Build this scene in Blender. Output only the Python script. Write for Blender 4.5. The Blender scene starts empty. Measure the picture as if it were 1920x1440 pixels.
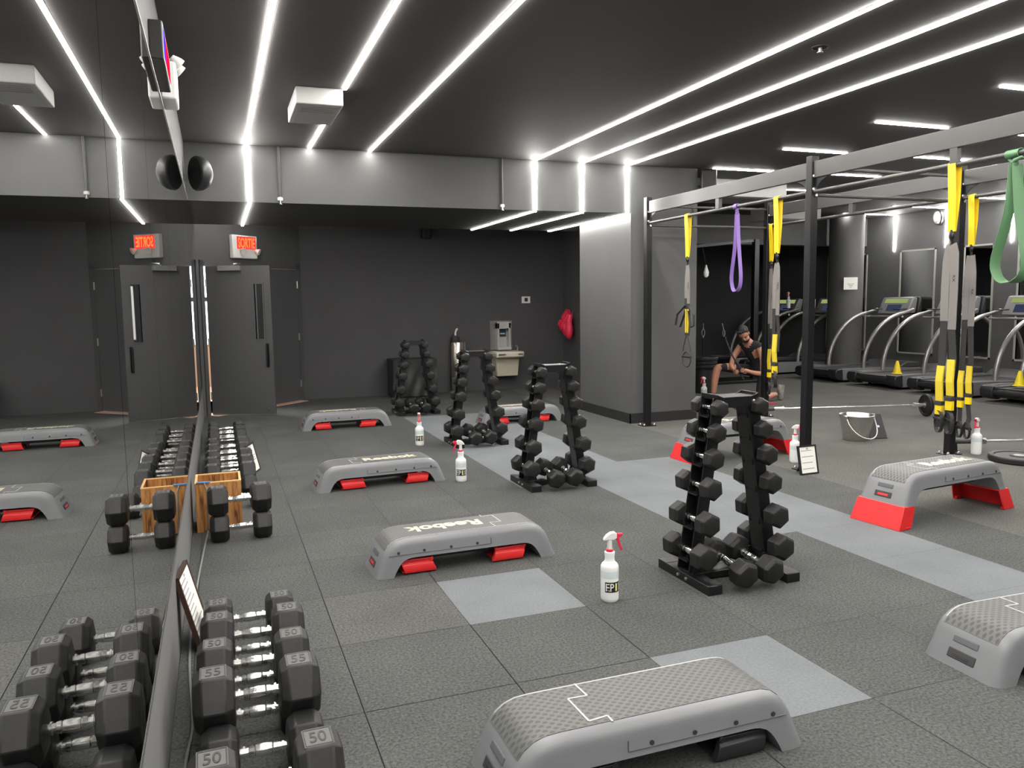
import bpy, bmesh, math, random
from mathutils import Vector, Matrix, Quaternion
PI = math.pi
random.seed(7)
S = bpy.context.scene
COL = S.collection

# ------------------------------------------------------------------ camera
cd = bpy.data.cameras.new('camera')
cam = bpy.data.objects.new('camera', cd)
COL.objects.link(cam)
_r = Vector((0.9367260701834467, -0.3497911009095448, -0.013800549379113762))
_d = Vector((-0.049300001255226905, -0.09278806185324627, -0.9944646225249809))
_f = Vector((0.34657434889921, 0.9322213048960031, -0.1041616982536377))
M = Matrix((_r, -_d, -_f)).transposed().to_4x4()
M.translation = Vector((0, 0, 1.543))
cam.matrix_world = M
cd.sensor_fit = 'HORIZONTAL'
cd.sensor_width = 36.0
cd.lens = 1480.6 / 1920 * 36.0
cd.clip_start = 0.05
S.camera = cam

# ------------------------------------------------------------------ world and exposure
w = bpy.data.worlds.new('world')
S.world = w
w.use_nodes = True
w.node_tree.nodes['Background'].inputs[0].default_value = (0.9, 0.95, 1, 1)
w.node_tree.nodes['Background'].inputs[1].default_value = 0.0
S.view_settings.view_transform = 'Standard'
S.view_settings.look = 'None'
S.view_settings.gamma = 1.0
S.view_settings.exposure = 0.0
S.view_settings.use_curve_mapping = False
cy = S.cycles
cy.use_denoising = True
cy.max_bounces = 7
cy.diffuse_bounces = 4
cy.glossy_bounces = 4
cy.sample_clamp_indirect = 4.0
cy.caustics_reflective = True
cy.caustics_refractive = False
cy.blur_glossy = 0.6
LED = 106.0           # radiance of the LED diffusers

# ------------------------------------------------------------------ materials
MATS = {}
def _nt(name):
    m = bpy.data.materials.new(name)
    m.use_nodes = True
    nt = m.node_tree
    return m, nt, nt.nodes['Principled BSDF']

def mat(name, col, rough=0.5, metal=0.0, var=0.0, vscale=20.0, bump=0.0, bscale=200.0, spec=0.5, emit=None, estr=0.0, trans=0.0, coat=0.0):
    """principled material with an optional noise variation of colour and a noise bump"""
    if name in MATS: return MATS[name]
    m, nt, p = _nt(name)
    c = (*col, 1)
    p.inputs['Base Color'].default_value = c
    p.inputs['Roughness'].default_value = rough
    p.inputs['Metallic'].default_value = metal
    p.inputs['Specular IOR Level'].default_value = spec
    if trans: p.inputs['Transmission Weight'].default_value = trans
    if coat: p.inputs['Coat Weight'].default_value = coat
    tc = nt.nodes.new('ShaderNodeTexCoord')
    if var > 0:
        n = nt.nodes.new('ShaderNodeTexNoise'); n.inputs['Scale'].default_value = vscale; n.inputs['Detail'].default_value = 4
        nt.links.new(tc.outputs['Object'], n.inputs['Vector'])
        r = nt.nodes.new('ShaderNodeValToRGB')
        r.color_ramp.elements[0].position = 0.3; r.color_ramp.elements[1].position = 0.7
        r.color_ramp.elements[0].color = (*[x * (1 - var) for x in col], 1)
        r.color_ramp.elements[1].color = (*[min(1, x * (1 + var)) for x in col], 1)
        nt.links.new(n.outputs['Fac'], r.inputs[0]); nt.links.new(r.outputs[0], p.inputs['Base Color'])
    if bump > 0:
        n = nt.nodes.new('ShaderNodeTexNoise'); n.inputs['Scale'].default_value = bscale; n.inputs['Detail'].default_value = 3
        nt.links.new(tc.outputs['Object'], n.inputs['Vector'])
        b = nt.nodes.new('ShaderNodeBump'); b.inputs['Strength'].default_value = bump; b.inputs['Distance'].default_value = 0.004
        nt.links.new(n.outputs['Fac'], b.inputs['Height']); nt.links.new(b.outputs[0], p.inputs['Normal'])
    if emit:
        p.inputs['Emission Color'].default_value = (*emit, 1)
        p.inputs['Emission Strength'].default_value = estr
    MATS[name] = m
    return m

def rubber_tile(name, col, k=1.0):
    """speckled crumb rubber: coarse blotches, fine crumbs and faint scuffs"""
    m, nt, p = _nt(name)
    p.inputs['Roughness'].default_value = 0.85
    p.inputs['Specular IOR Level'].default_value = 0.12
    tc = nt.nodes.new('ShaderNodeTexCoord')
    n1 = nt.nodes.new('ShaderNodeTexNoise'); n1.inputs['Scale'].default_value = 85; n1.inputs['Detail'].default_value = 3; n1.inputs['Roughness'].default_value = 0.7
    n2 = nt.nodes.new('ShaderNodeTexNoise'); n2.inputs['Scale'].default_value = 1.7; n2.inputs['Detail'].default_value = 5
    for n in (n1, n2): nt.links.new(tc.outputs['Object'], n.inputs['Vector'])
    r1 = nt.nodes.new('ShaderNodeMapRange'); r1.inputs[1].default_value = 0.3; r1.inputs[2].default_value = 0.7
    r1.inputs[3].default_value = 1 - 0.52 * k; r1.inputs[4].default_value = 1 + 0.52 * k
    r2 = nt.nodes.new('ShaderNodeMapRange'); r2.inputs[1].default_value = 0.3; r2.inputs[2].default_value = 0.7
    r2.inputs[3].default_value = 0.88; r2.inputs[4].default_value = 1.13
    nt.links.new(n1.outputs['Fac'], r1.inputs[0]); nt.links.new(n2.outputs['Fac'], r2.inputs[0])
    mu = nt.nodes.new('ShaderNodeMath'); mu.operation = 'MULTIPLY'
    nt.links.new(r1.outputs[0], mu.inputs[0]); nt.links.new(r2.outputs[0], mu.inputs[1])
    vm = nt.nodes.new('ShaderNodeVectorMath'); vm.operation = 'SCALE'
    vm.inputs[0].default_value = col
    nt.links.new(mu.outputs[0], vm.inputs['Scale']); nt.links.new(vm.outputs[0], p.inputs['Base Color'])
    b = nt.nodes.new('ShaderNodeBump'); b.inputs['Strength'].default_value = 0.55; b.inputs['Distance'].default_value = 0.003
    nt.links.new(n1.outputs['Fac'], b.inputs['Height']); nt.links.new(b.outputs[0], p.inputs['Normal'])
    MATS[name] = m
    return m

def dotted(name, base, dot, scale=34.0):
    """tread mat: staggered small oval dimples"""
    m, nt, p = _nt(name)
    p.inputs['Roughness'].default_value = 0.5
    tc = nt.nodes.new('ShaderNodeTexCoord')
    mp = nt.nodes.new('ShaderNodeMapping'); mp.inputs['Scale'].default_value = (1.0, 1.25, 1.0)
    mp2 = nt.nodes.new('ShaderNodeMapping'); mp2.inputs['Rotation'].default_value = (0, 0, PI / 4)
    v = nt.nodes.new('ShaderNodeTexVoronoi'); v.voronoi_dimensions = '2D'; v.inputs['Randomness'].default_value = 0.0; v.inputs['Scale'].default_value = scale
    nt.links.new(tc.outputs['Object'], mp.inputs[0]); nt.links.new(mp.outputs[0], mp2.inputs[0]); nt.links.new(mp2.outputs[0], v.inputs['Vector'])
    r = nt.nodes.new('ShaderNodeValToRGB')
    r.color_ramp.elements[0].position = 0.26; r.color_ramp.elements[0].color = (*dot, 1)
    r.color_ramp.elements[1].position = 0.42; r.color_ramp.elements[1].color = (*base, 1)
    nt.links.new(v.outputs['Distance'], r.inputs[0]); nt.links.new(r.outputs[0], p.inputs['Base Color'])
    b = nt.nodes.new('ShaderNodeBump'); b.inputs['Strength'].default_value = 0.6; b.inputs['Distance'].default_value = 0.003
    nt.links.new(v.outputs['Distance'], b.inputs['Height']); nt.links.new(b.outputs[0], p.inputs['Normal'])
    MATS[name] = m
    return m

def wood(name, c1, c2, c3):
    m, nt, p = _nt(name)
    p.inputs['Roughness'].default_value = 0.45
    tc = nt.nodes.new('ShaderNodeTexCoord')
    mp = nt.nodes.new('ShaderNodeMapping'); mp.inputs['Scale'].default_value = (1, 1, 0.12)
    n = nt.nodes.new('ShaderNodeTexNoise'); n.inputs['Scale'].default_value = 42; n.inputs['Detail'].default_value = 5; n.inputs['Distortion'].default_value = 0.6
    nt.links.new(tc.outputs['Object'], mp.inputs[0]); nt.links.new(mp.outputs[0], n.inputs['Vector'])
    r = nt.nodes.new('ShaderNodeValToRGB'); e = r.color_ramp.elements
    e[0].position = 0.36; e[0].color = (*c1, 1); e[1].position = 0.62; e[1].color = (*c3, 1)
    x = e.new(0.46); x.color = (*c2, 1)
    nt.links.new(n.outputs['Fac'], r.inputs[0]); nt.links.new(r.outputs[0], p.inputs['Base Color'])
    MATS[name] = m
    return m

def emis(name, col, strength):
    if name in MATS: return MATS[name]
    m = bpy.data.materials.new(name); m.use_nodes = True
    nt = m.node_tree; nt.nodes.clear()
    e = nt.nodes.new('ShaderNodeEmission'); o = nt.nodes.new('ShaderNodeOutputMaterial')
    e.inputs[0].default_value = (*col, 1); e.inputs[1].default_value = strength
    nt.links.new(e.outputs[0], o.inputs[0])
    MATS[name] = m
    return m

floor_dark = rubber_tile('rubber_dark', (0.072, 0.0745, 0.072))
floor_dark2 = rubber_tile('rubber_dark_worn', (0.075, 0.0775, 0.075))
floor_dark3 = rubber_tile('rubber_dark_clean', (0.070, 0.0725, 0.070))
floor_scuff = rubber_tile('rubber_scuffed', (0.084, 0.085, 0.081))
floor_light = rubber_tile('rubber_bluegrey', (0.147, 0.158, 0.164), 0.30)
floor_roll_lit = rubber_tile('rubber_roll_lit', (0.102, 0.100, 0.092))  # paler rubber: stronger light on the cardio side put into its colour
seam = mat('seam_black', (0.016, 0.016, 0.016), 0.9)
wall_grey = mat('wall_paint_grey', (0.086, 0.0865, 0.0865), 0.75, var=0.04, vscale=3, bump=0.06, bscale=320)
wall_dark = mat('wall_paint_dark', (0.064, 0.064, 0.067), 0.75, var=0.05, vscale=2, bump=0.06, bscale=320)
ceil_dark = mat('ceiling_paint', (0.051, 0.047, 0.046), 0.7, var=0.05, vscale=2, bump=0.05, bscale=150)
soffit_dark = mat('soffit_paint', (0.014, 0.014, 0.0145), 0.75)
base_black = mat('baseboard_black', (0.02, 0.02, 0.021), 0.5)
door_paint = mat('door_paint', (0.072, 0.072, 0.075), 0.5, bump=0.04, bscale=250)
black_metal = mat('black_powdercoat', (0.0055, 0.0055, 0.006), 0.36, bump=0.05, bscale=500)
rig_metal = mat('rig_black_steel', (0.0065, 0.0065, 0.0075), 0.40, spec=0.35)
rig_grey = mat('rig_grey_steel', (0.055, 0.053, 0.052), 0.32, metal=0.15)
black_plastic = mat('black_plastic', (0.016, 0.016, 0.017), 0.45)
black_rubber = mat('black_rubber', (0.0165, 0.0165, 0.0165), 0.44, var=0.18, vscale=35, bump=0.10, bscale=380, spec=0.30)
rubber_number = mat('rubber_number_grey', (0.085, 0.085, 0.082), 0.6)
chrome = mat('chrome', (0.78, 0.78, 0.76), 0.21, metal=1.0)
steel = mat('brushed_steel', (0.55, 0.54, 0.52), 0.3, metal=1.0, var=0.1, vscale=60)
bright_steel = mat('bright_steel', (0.85, 0.85, 0.84), 0.22, metal=0.85)
deck_grey = mat('deck_grey_plastic', (0.190, 0.194, 0.205), 0.36, var=0.03, vscale=8)
deck_seam = mat('deck_light_line', (0.38, 0.38, 0.37), 0.5)
deck_dark = mat('deck_dark_recess', (0.03, 0.03, 0.032), 0.6)
deck_groove = mat('deck_groove', (0.10, 0.10, 0.11), 0.6)
tread_light = dotted('tread_mat_grey', (0.095, 0.097, 0.092), (0.046, 0.047, 0.044), 38)
tread_dark = dotted('tread_mat_dark', (0.125, 0.125, 0.122), (0.055, 0.055, 0.054), 46)
red_plastic = mat('red_plastic', (0.66, 0.020, 0.022), 0.38)
cream = mat('cream_print', (0.62, 0.59, 0.44), 0.5)
white_plastic = mat('white_plastic', (0.80, 0.80, 0.77), 0.4)
bottle_white = mat('bottle_translucent', (0.86, 0.88, 0.86), 0.35)
bottle_fluid = mat('bottle_fluid_band', (0.66, 0.74, 0.74), 0.3)
spray_red = mat('spray_red', (0.72, 0.022, 0.07), 0.4)
label_black = mat('label_black', (0.012, 0.012, 0.012), 0.5)
label_white = mat('label_white', (0.85, 0.85, 0.83), 0.5)
label_yellow = mat('label_yellow', (0.85, 0.74, 0.28), 0.5)
strap_yellow = mat('strap_yellow', (0.83, 0.60, 0.004), 0.6, bump=0.1, bscale=600)
handle_yellow = mat('handle_yellow', (0.70, 0.53, 0.03), 0.6)
strap_black = mat('strap_black', (0.02, 0.02, 0.02), 0.7, bump=0.1, bscale=500)
strap_grey = mat('strap_grey', (0.19, 0.175, 0.165), 0.7)
band_purple = mat('band_purple', (0.185, 0.105, 0.34), 0.5)
band_green = mat('band_green', (0.075, 0.175, 0.078), 0.5)
paper = mat('paper_white', (0.80, 0.79, 0.74), 0.7)
ink = mat('ink_grey', (0.34, 0.34, 0.34), 0.7)
crate_wood = wood('crate_pine', (0.12, 0.045, 0.012), (0.36, 0.15, 0.042), (0.52, 0.25, 0.08))
crate_light = mat('crate_edge_pine', (0.68, 0.42, 0.17), 0.5)
frame_wood = mat('frame_dark_wood', (0.045, 0.022, 0.015), 0.4)
cable_grey = mat('cable_grey', (0.20, 0.20, 0.19), 0.6)
blue_tape = mat('blue_tape', (0.07, 0.24, 0.55), 0.5)
glass_dark = mat('door_glass', (0.06, 0.06, 0.06), 0.1, spec=0.6)
mirror_mat = mat('mirror_silver', (0.86, 0.87, 0.86), 0.0, metal=1.0)
trim_light = mat('trim_aluminium', (0.55, 0.54, 0.50), 0.35, metal=0.4)
cone_yellow = mat('cone_yellow', (0.85, 0.66, 0.01), 0.5)
tread_silver = mat('treadmill_silver', (0.30, 0.295, 0.29), 0.34, metal=0.55)
tread_body = mat('treadmill_charcoal', (0.06, 0.06, 0.062), 0.45)
tread_side = mat('treadmill_side_grey', (0.16, 0.16, 0.162), 0.45)
tread_belt = mat('treadmill_belt', (0.024, 0.024, 0.024), 0.6)
skin_m = mat('skin', (0.46, 0.22, 0.145), 0.5)
cloth_black = mat('cloth_black', (0.012, 0.012, 0.013), 0.85)
hair_black = mat('hair_black', (0.014, 0.012, 0.011), 0.6)
shoe_grey = mat('shoe_grey', (0.24, 0.23, 0.20), 0.7, var=0.35, vscale=25)
glove_red = mat('glove_red', (0.85, 0.03, 0.085), 0.5)
beige_metal = mat('fountain_beige', (0.50, 0.45, 0.35), 0.4)
tan_wall = mat('hall_tan', (0.55, 0.38, 0.24), 0.7)
hall_floor_m = mat('hall_floor_tan', (0.62, 0.40, 0.28), 0.6)
tarp = mat('tarp_black', (0.022, 0.023, 0.023), 0.5, bump=0.3, bscale=20)
led_mat = emis('led_diffuser', (1.0, 0.965, 0.92), LED)
led_short = emis('led_diffuser_short', (1.0, 0.965, 0.93), LED * 1.9)
exit_red = emis('exit_red_glow', (1.0, 0.03, 0.035), 1.5)
exit_letter = emis('exit_letter_glow', (1.0, 0.10, 0.02), 3.4)
day_glow = emis('daylight_window', (0.86, 0.92, 1.0), 5.0)
timer_red = emis('timer_red', (1.0, 0.01, 0.06), 1.2)
timer_blue = emis('timer_blue', (0.06, 0.03, 1.0), 1.3)
screen_blue = emis('screen_blue', (0.10, 0.13, 0.24), 0.35)
screen_green = emis('screen_green', (0.42, 0.52, 0.18), 0.7)

# ------------------------------------------------------------------ mesh helpers
class MB:
    def __init__(s): s.v = []; s.f = []; s.m = []
    def add(s, vs, fs, mi=0):
        o = len(s.v); s.v += [tuple(x) for x in vs]
        for f in fs: s.f.append([i + o for i in f]); s.m.append(mi)
        return s
    def box(s, x0, x1, y0, y1, z0, z1, mi=0):
        vs = [(x, y, z) for z in (z0, z1) for y in (y0, y1) for x in (x0, x1)]
        return s.add(vs, [(0, 2, 3, 1), (4, 5, 7, 6), (0, 1, 5, 4), (2, 6, 7, 3), (0, 4, 6, 2), (1, 3, 7, 5)], mi)
    def obox(s, c, size, q=None, mi=0):
        hx, hy, hz = size[0] / 2, size[1] / 2, size[2] / 2
        vs = [Vector((x, y, z)) for z in (-hz, hz) for y in (-hy, hy) for x in (-hx, hx)]
        if q is not None: vs = [q @ v for v in vs]
        c = Vector(c)
        return s.add([v + c for v in vs], [(0, 2, 3, 1), (4, 5, 7, 6), (0, 1, 5, 4), (2, 6, 7, 3), (0, 4, 6, 2), (1, 3, 7, 5)], mi)
    def bar(s, a, b, w, t, up=(0, 0, 1), mi=0):
        """rectangular bar from a to b: w across, t along up"""
        a, b = Vector(a), Vector(b); d = (b - a).normalized(); u = Vector(up)
        x = d.cross(u).normalized(); u = x.cross(d).normalized()
        vs = [p + x * (sx * w / 2) + u * (sy * t / 2) for p in (a, b) for sx, sy in ((-1, -1), (1, -1), (1, 1), (-1, 1))]
        return s.add(vs, [(3, 2, 1, 0), (4, 5, 6, 7), (0, 1, 5, 4), (1, 2, 6, 5), (2, 3, 7, 6), (3, 0, 4, 7)], mi)
    def prism(s, pts, off, mi=0):
        n = len(pts); off = Vector(off)
        vs = [Vector(p) for p in pts] + [Vector(p) + off for p in pts]
        fs = [tuple(range(n - 1, -1, -1)), tuple(range(n, 2 * n))] + [(i, (i + 1) % n, n + (i + 1) % n, n + i) for i in range(n)]
        return s.add(vs, fs, mi)
    def frames(s, path, up0=None, closed=False):
        P = [Vector(p) for p in path]; n = len(P); T = []
        for i in range(n):
            a = P[i - 1] if (i > 0 or closed) else P[i]
            b = P[(i + 1) % n] if (i < n - 1 or closed) else P[i]
            T.append((b - a).normalized())
        u = Vector(up0) if up0 is not None else (Vector((0, 0, 1)) if abs(T[0].z) < 0.9 else Vector((1, 0, 0)))
        out = []
        for i in range(n):
            u = (u - T[i] * u.dot(T[i]))
            if u.length < 1e-6: u = T[i].orthogonal()
            u.normalize(); out.append((P[i], T[i], u.copy(), T[i].cross(u)))
        return out
    def tube(s, path, r, seg=8, closed=False, mi=0, up0=None, flat=1.0):
        fr = s.frames(path, up0, closed); n = len(fr); vs = []
        for i, (p, t, u, b) in enumerate(fr):
            rr = r[i] if isinstance(r, (list, tuple)) else r
            for k in range(seg):
                a = 2 * PI * k / seg
                vs.append(p + u * (math.cos(a) * rr * flat) + b * (math.sin(a) * rr))
        fs = []
        for i in range(n if closed else n - 1):
            j = (i + 1) % n
            for k in range(seg):
                l = (k + 1) % seg
                fs.append((i * seg + k, i * seg + l, j * seg + l, j * seg + k))
        if not closed: fs += [tuple(range(seg - 1, -1, -1)), tuple((n - 1) * seg + k for k in range(seg))]
        return s.add(vs, fs, mi)
    def ribbon(s, path, width, th, wdir, closed=False, mi=0):
        """flat strap swept along path; wdir is the direction of its width"""
        P = [Vector(p) for p in path]; n = len(P); w0 = Vector(wdir); vs = []
        for i in range(n):
            a = P[i - 1] if (i > 0 or closed) else P[i]; b = P[(i + 1) % n] if (i < n - 1 or closed) else P[i]
            t = (b - a).normalized(); x = (w0 - t * w0.dot(t)).normalized(); u = t.cross(x)
            wd = width[i] if isinstance(width, (list, tuple)) else width
            for sx, sy in ((-1, -1), (1, -1), (1, 1), (-1, 1)): vs.append(P[i] + x * (sx * wd / 2) + u * (sy * th / 2))
        fs = []
        for i in range(n if closed else n - 1):
            j = (i + 1) % n
            for k in range(4):
                l = (k + 1) % 4; fs.append((i * 4 + k, i * 4 + l, j * 4 + l, j * 4 + k))
        if not closed: fs += [(3, 2, 1, 0), tuple((n - 1) * 4 + k for k in range(4))]
        return s.add(vs, fs, mi)
    def lathe(s, prof, seg=24, o=(0, 0, 0), q=None, mi=0, a0=0.0):
        """prof: list of (r, z); revolved about z, then turned by q and moved to o"""
        o = Vector(o); vs = []; n = len(prof)
        for r, z in prof:
            for k in range(seg):
                a = a0 + 2 * PI * k / seg; v = Vector((r * math.cos(a), r * math.sin(a), z))
                vs.append((q @ v if q is not None else v) + o)
        fs = []
        for i in range(n - 1):
            for k in range(seg):
                l = (k + 1) % seg; fs.append((i * seg + k, i * seg + l, (i + 1) * seg + l, (i + 1) * seg + k))
        fs += [tuple(range(seg - 1, -1, -1)), tuple((n - 1) * seg + k for k in range(seg))]
        return s.add(vs, fs, mi)
    def ball(s, c, r, seg=14, rings=9, q=None, mi=0):
        rx, ry, rz = r if isinstance(r, (tuple, list)) else (r, r, r)
        prof = []
        c = Vector(c); vs = []
        for i in range(1, rings):
            th = PI * i / rings
            for k in range(seg):
                a = 2 * PI * k / seg
                v = Vector((rx * math.sin(th) * math.cos(a), ry * math.sin(th) * math.sin(a), -rz * math.cos(th)))
                vs.append((q @ v if q is not None else v) + c)
        b = Vector((0, 0, -rz)); t = Vector((0, 0, rz))
        vs += [(q @ b if q is not None else b) + c, (q @ t if q is not None else t) + c]
        nb = (rings - 1) * seg; fs = []
        for i in range(rings - 2):
            for k in range(seg):
                l = (k + 1) % seg; fs.append((i * seg + k, i * seg + l, (i + 1) * seg + l, (i + 1) * seg + k))
        for k in range(seg):
            l = (k + 1) % seg; fs.append((nb, l, k)); fs.append((nb + 1, (rings - 2) * seg + k, (rings - 2) * seg + l))
        return s.add(vs, fs, mi)
    def mesh(s, name, mats, smooth=35):
        me = bpy.data.meshes.new(name); me.from_pydata(s.v, [], s.f); me.validate()
        for m_ in (mats if isinstance(mats, (list, tuple)) else [mats]): me.materials.append(m_)
        if len(me.polygons) == len(s.m): me.polygons.foreach_set('material_index', s.m)
        if smooth:
            me.polygons.foreach_set('use_smooth', [True] * len(me.polygons))
            bm = bmesh.new(); bm.from_mesh(me)
            bmesh.ops.recalc_face_normals(bm, faces=bm.faces); bm.to_mesh(me); bm.free()
            me.set_sharp_from_angle(angle=math.radians(smooth))
        me.update()
        return me
    def obj(s, name, mats, parent=None, smooth=35, bevel=0.0, segs=2):
        o = bpy.data.objects.new(name, s.mesh(name, mats, smooth)); COL.objects.link(o)
        if parent: o.parent = parent
        if bevel:
            b = o.modifiers.new('bevel', 'BEVEL'); b.width = bevel; b.segments = segs; b.limit_method = 'ANGLE'; b.angle_limit = math.radians(32)
        return o

def tag(o, label=None, cat=None, group=None, kind=None):
    if label: o['label'] = label
    if cat: o['category'] = cat
    if group: o['group'] = group
    if kind: o['kind'] = kind
    return o
def thing(name, label, cat, loc=(0, 0, 0), rz=0.0, group=None):
    o = bpy.data.objects.new(name, None); COL.objects.link(o)
    o.empty_display_size = 0.1; o.location = loc; o.rotation_euler = (0, 0, rz)
    return tag(o, label, cat, group)
def struct(o): o['kind'] = 'structure'; return o
def dup(root, loc, rz, label, group=None, scale=1.0, rot=None):
    r = root.copy(); COL.objects.link(r); r.location = loc; r.rotation_euler = rot if rot else (0, 0, rz); r.scale = (scale,) * 3
    r['label'] = label
    if group: r['group'] = group
    for ch in list(root.children):
        c = ch.copy(); COL.objects.link(c); c.parent = r
        for g in list(ch.children):
            d = g.copy(); COL.objects.link(d); d.parent = c
    return r
def rotq(axis, a): return Quaternion(axis, a)
_fonts = {}
def text_geo(s, size, ext=0.0, offset=0.0):
    """text as vertices and faces in the xy plane, baseline start at the origin"""
    k = (s, size, ext, offset)
    if k in _fonts: return _fonts[k]
    cu = bpy.data.curves.new('lettering', 'FONT'); cu.body = s; cu.size = size; cu.extrude = ext; cu.offset = offset; cu.resolution_u = 3
    o = bpy.data.objects.new('lettering', cu); COL.objects.link(o)
    dg = bpy.context.evaluated_depsgraph_get(); me = bpy.data.meshes.new_from_object(o.evaluated_get(dg))
    vs = [v.co.copy() for v in me.vertices]; fs = [tuple(p.vertices) for p in me.polygons]
    bpy.data.objects.remove(o); bpy.data.curves.remove(cu); bpy.data.meshes.remove(me)
    _fonts[k] = (vs, fs); return vs, fs
def fit_text(s, width, height, fn, ext=0.0, mi=0, mb=None, offset=0.0):
    """text stretched to width x height, every vertex sent through fn(x, y, z)"""
    vs, fs = text_geo(s, 1.0, ext, offset)
    x0 = min(v.x for v in vs); x1 = max(v.x for v in vs); y0 = min(v.y for v in vs); y1 = max(v.y for v in vs)
    mb = mb or MB()
    return mb.add([fn((v.x - x0) / (x1 - x0) * width, (v.y - y0) / (y1 - y0) * height, v.z) for v in vs], fs, mi)

# ------------------------------------------------------------------ setting
ZC = 3.16; ZS = 2.59; XW = -0.225; YB = 8.65; YF = 13.1; XR = 12.85; Y0 = -4.0; YS = 11.1; YK = 16.6
TX, TY = 0.616, 0.628
fl = MB()
fl.box(XW - 0.1, XR + 0.1, Y0, YK + 0.2, -0.12, -0.006, 0)
light = set()
def tile_ij(x, y): return (round((x - 1.069) / TX), round((y - 4.127) / TY))
for i in range(-3, 7):
    for j in range(-14, 16):
        x0, x1 = 1.069 + i * TX, 1.069 + (i + 1) * TX; y0, y1 = 4.127 + j * TY, 4.127 + (j + 1) * TY
        mx, my = (x0 + x1) / 2, (y0 + y1) / 2
        if x1 > 4.77: continue
        x0c = max(x0, XW); y1c = min(y1, YF + 0.5); y0c = max(y0, Y0)
        if x1 <= x0c + 0.01 or y1c <= y0c: continue
        mi = random.choice((1, 1, 2, 3))
        if 2.3 < mx < 3.53 and 6.01 < my < 10.4: mi = 5
        if 2.92 < mx < 4.15 and 4.13 < my < 6.63: mi = 5
        if 3.53 < mx < 4.15 and 1.0 < my < 4.13: mi = 5
        if i == 0 and j == -1: mi = 5
        if i == 1 and j == -3: mi = 5
        if (i, j) == (-1, -1): mi = 4
        g = 0.0019 if x0 < 2.2 else 0.0013
        if mi == 5: g = 0.0007
        fl.add([(x0c + g, y0c + g, 0), (x1 - g, y0c + g, 0), (x1 - g, y1c - g, 0), (x0c + g, y1c - g, 0)], [(0, 1, 2, 3)], mi)
xs = 1.069 + 6 * TX
for a, b in ((xs, 7.6), (7.6, 9.9), (9.9, XR + 0.05)):
    fl.add([(a + 0.001, Y0, 0), (b - 0.001, Y0, 0), (b - 0.001, YK, 0), (a + 0.001, YK, 0)], [(0, 1, 2, 3)], 6)
struct(fl.obj('floor', [seam, floor_dark, floor_dark2, floor_dark3, floor_scuff, floor_light, floor_roll_lit], smooth=0))

struct(MB().box(XW - 0.1, XR + 0.1, Y0, YK + 0.2, ZC, ZC + 0.1).obj('ceiling', ceil_dark, smooth=0))
wall_pale = mat('plinth_paint_pale', (0.165, 0.165, 0.162), 0.7, bump=0.06, bscale=320)
wl = MB(); wl.box(XW - 0.12, XW, Y0, 11.80, 0.498, ZC, 0); wl.box(XW - 0.12, XW, Y0, 11.80, 0, 0.498, 1)
struct(wl.obj('wall_left', [wall_grey, wall_pale], smooth=0))
struct(MB().box(XW - 0.1, XR + 0.1, Y0 - 0.1, Y0, 0, ZC).obj('wall_back', wall_grey, smooth=0))
struct(MB().box(XR, XR + 0.1, Y0, YK, 0, ZC).obj('wall_right', wall_grey, smooth=0))
struct(MB().box(1.22, 5.87, YF, YF + 0.1, 0, ZC).obj('wall_far', wall_dark, smooth=0))
struct(MB().box(5.87, 6.0, 10.1, YK, 0, ZC).obj('wall_partition', wall_dark, smooth=0))
struct(MB().box(6.0, XR, YK, YK + 0.1, 0, ZC).obj('wall_cardio', wall_dark, smooth=0))
# lowered bulkhead over the door end and the pillar that carries it
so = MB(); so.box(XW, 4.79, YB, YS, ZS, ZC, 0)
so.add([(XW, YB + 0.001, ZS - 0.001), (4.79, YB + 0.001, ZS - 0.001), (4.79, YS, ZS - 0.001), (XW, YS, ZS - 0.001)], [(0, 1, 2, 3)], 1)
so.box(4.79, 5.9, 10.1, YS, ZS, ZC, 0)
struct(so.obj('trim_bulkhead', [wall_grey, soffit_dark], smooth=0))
struct(MB().box(4.79, 5.735, YB, 10.1, 0, ZC).obj('wall_pillar', wall_grey, smooth=0))
bb = MB(); bb.box(4.778, 5.747, YB - 0.012, YB, 0, 0.125); bb.box(4.778, 4.79, YB - 0.012, 10.11, 0, 0.125)
struct(bb.obj('baseboard_pillar', base_black, smooth=0))
struct(MB().box(6.0, XR, YF, YF + 0.3, ZS, ZC).obj('trim_beam', wall_grey, smooth=0))
struct(MB().box(11.0, XR, Y0, Y0 + 0.4, 2.4, ZC).obj('trim_rear', wall_grey, smooth=0))

# diagonal corner with the double door
A0 = Vector((-0.225, 11.72, 0)); A1 = Vector((1.25, 13.06, 0))
dd = (A1 - A0).normalized(); dn = Vector((-dd.y, dd.x, 0))       # dn points away from the room
def dg(s_, n_=0.0, z=0.0): return A0 + dd * s_ + dn * n_ + Vector((0, 0, z))
L = (A1 - A0).length
J0, J1 = 0.085, L - 0.03
def dbox(mb, s0, s1, n0, n1, z0, z1, mi=0):
    pts = [dg(s0, n0, z0), dg(s1, n0, z0), dg(s1, n1, z0), dg(s0, n1, z0)]
    return mb.prism(pts, (0, 0, z1 - z0), mi)
dw = MB(); dbox(dw, 0, J0, 0, 0.12, 0, ZC); dbox(dw, J1, L + 0.06, 0, 0.12, 0, ZC); dbox(dw, J0, J1, 0, 0.12, 2.10, ZC)
struct(dw.obj('wall_diagonal', wall_grey, smooth=0))
df = MB(); dbox(df, J0 - 0.04, J0 + 0.02, -0.02, 0.14, 0, 2.17); dbox(df, J1 - 0.02, J1 + 0.04, -0.02, 0.14, 0, 2.17); dbox(df, J0 - 0.04, J1 + 0.04, -0.02, 0.14, 2.09, 2.17)
struct(df.obj('trim_doorframe', door_paint, smooth=0))
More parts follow.
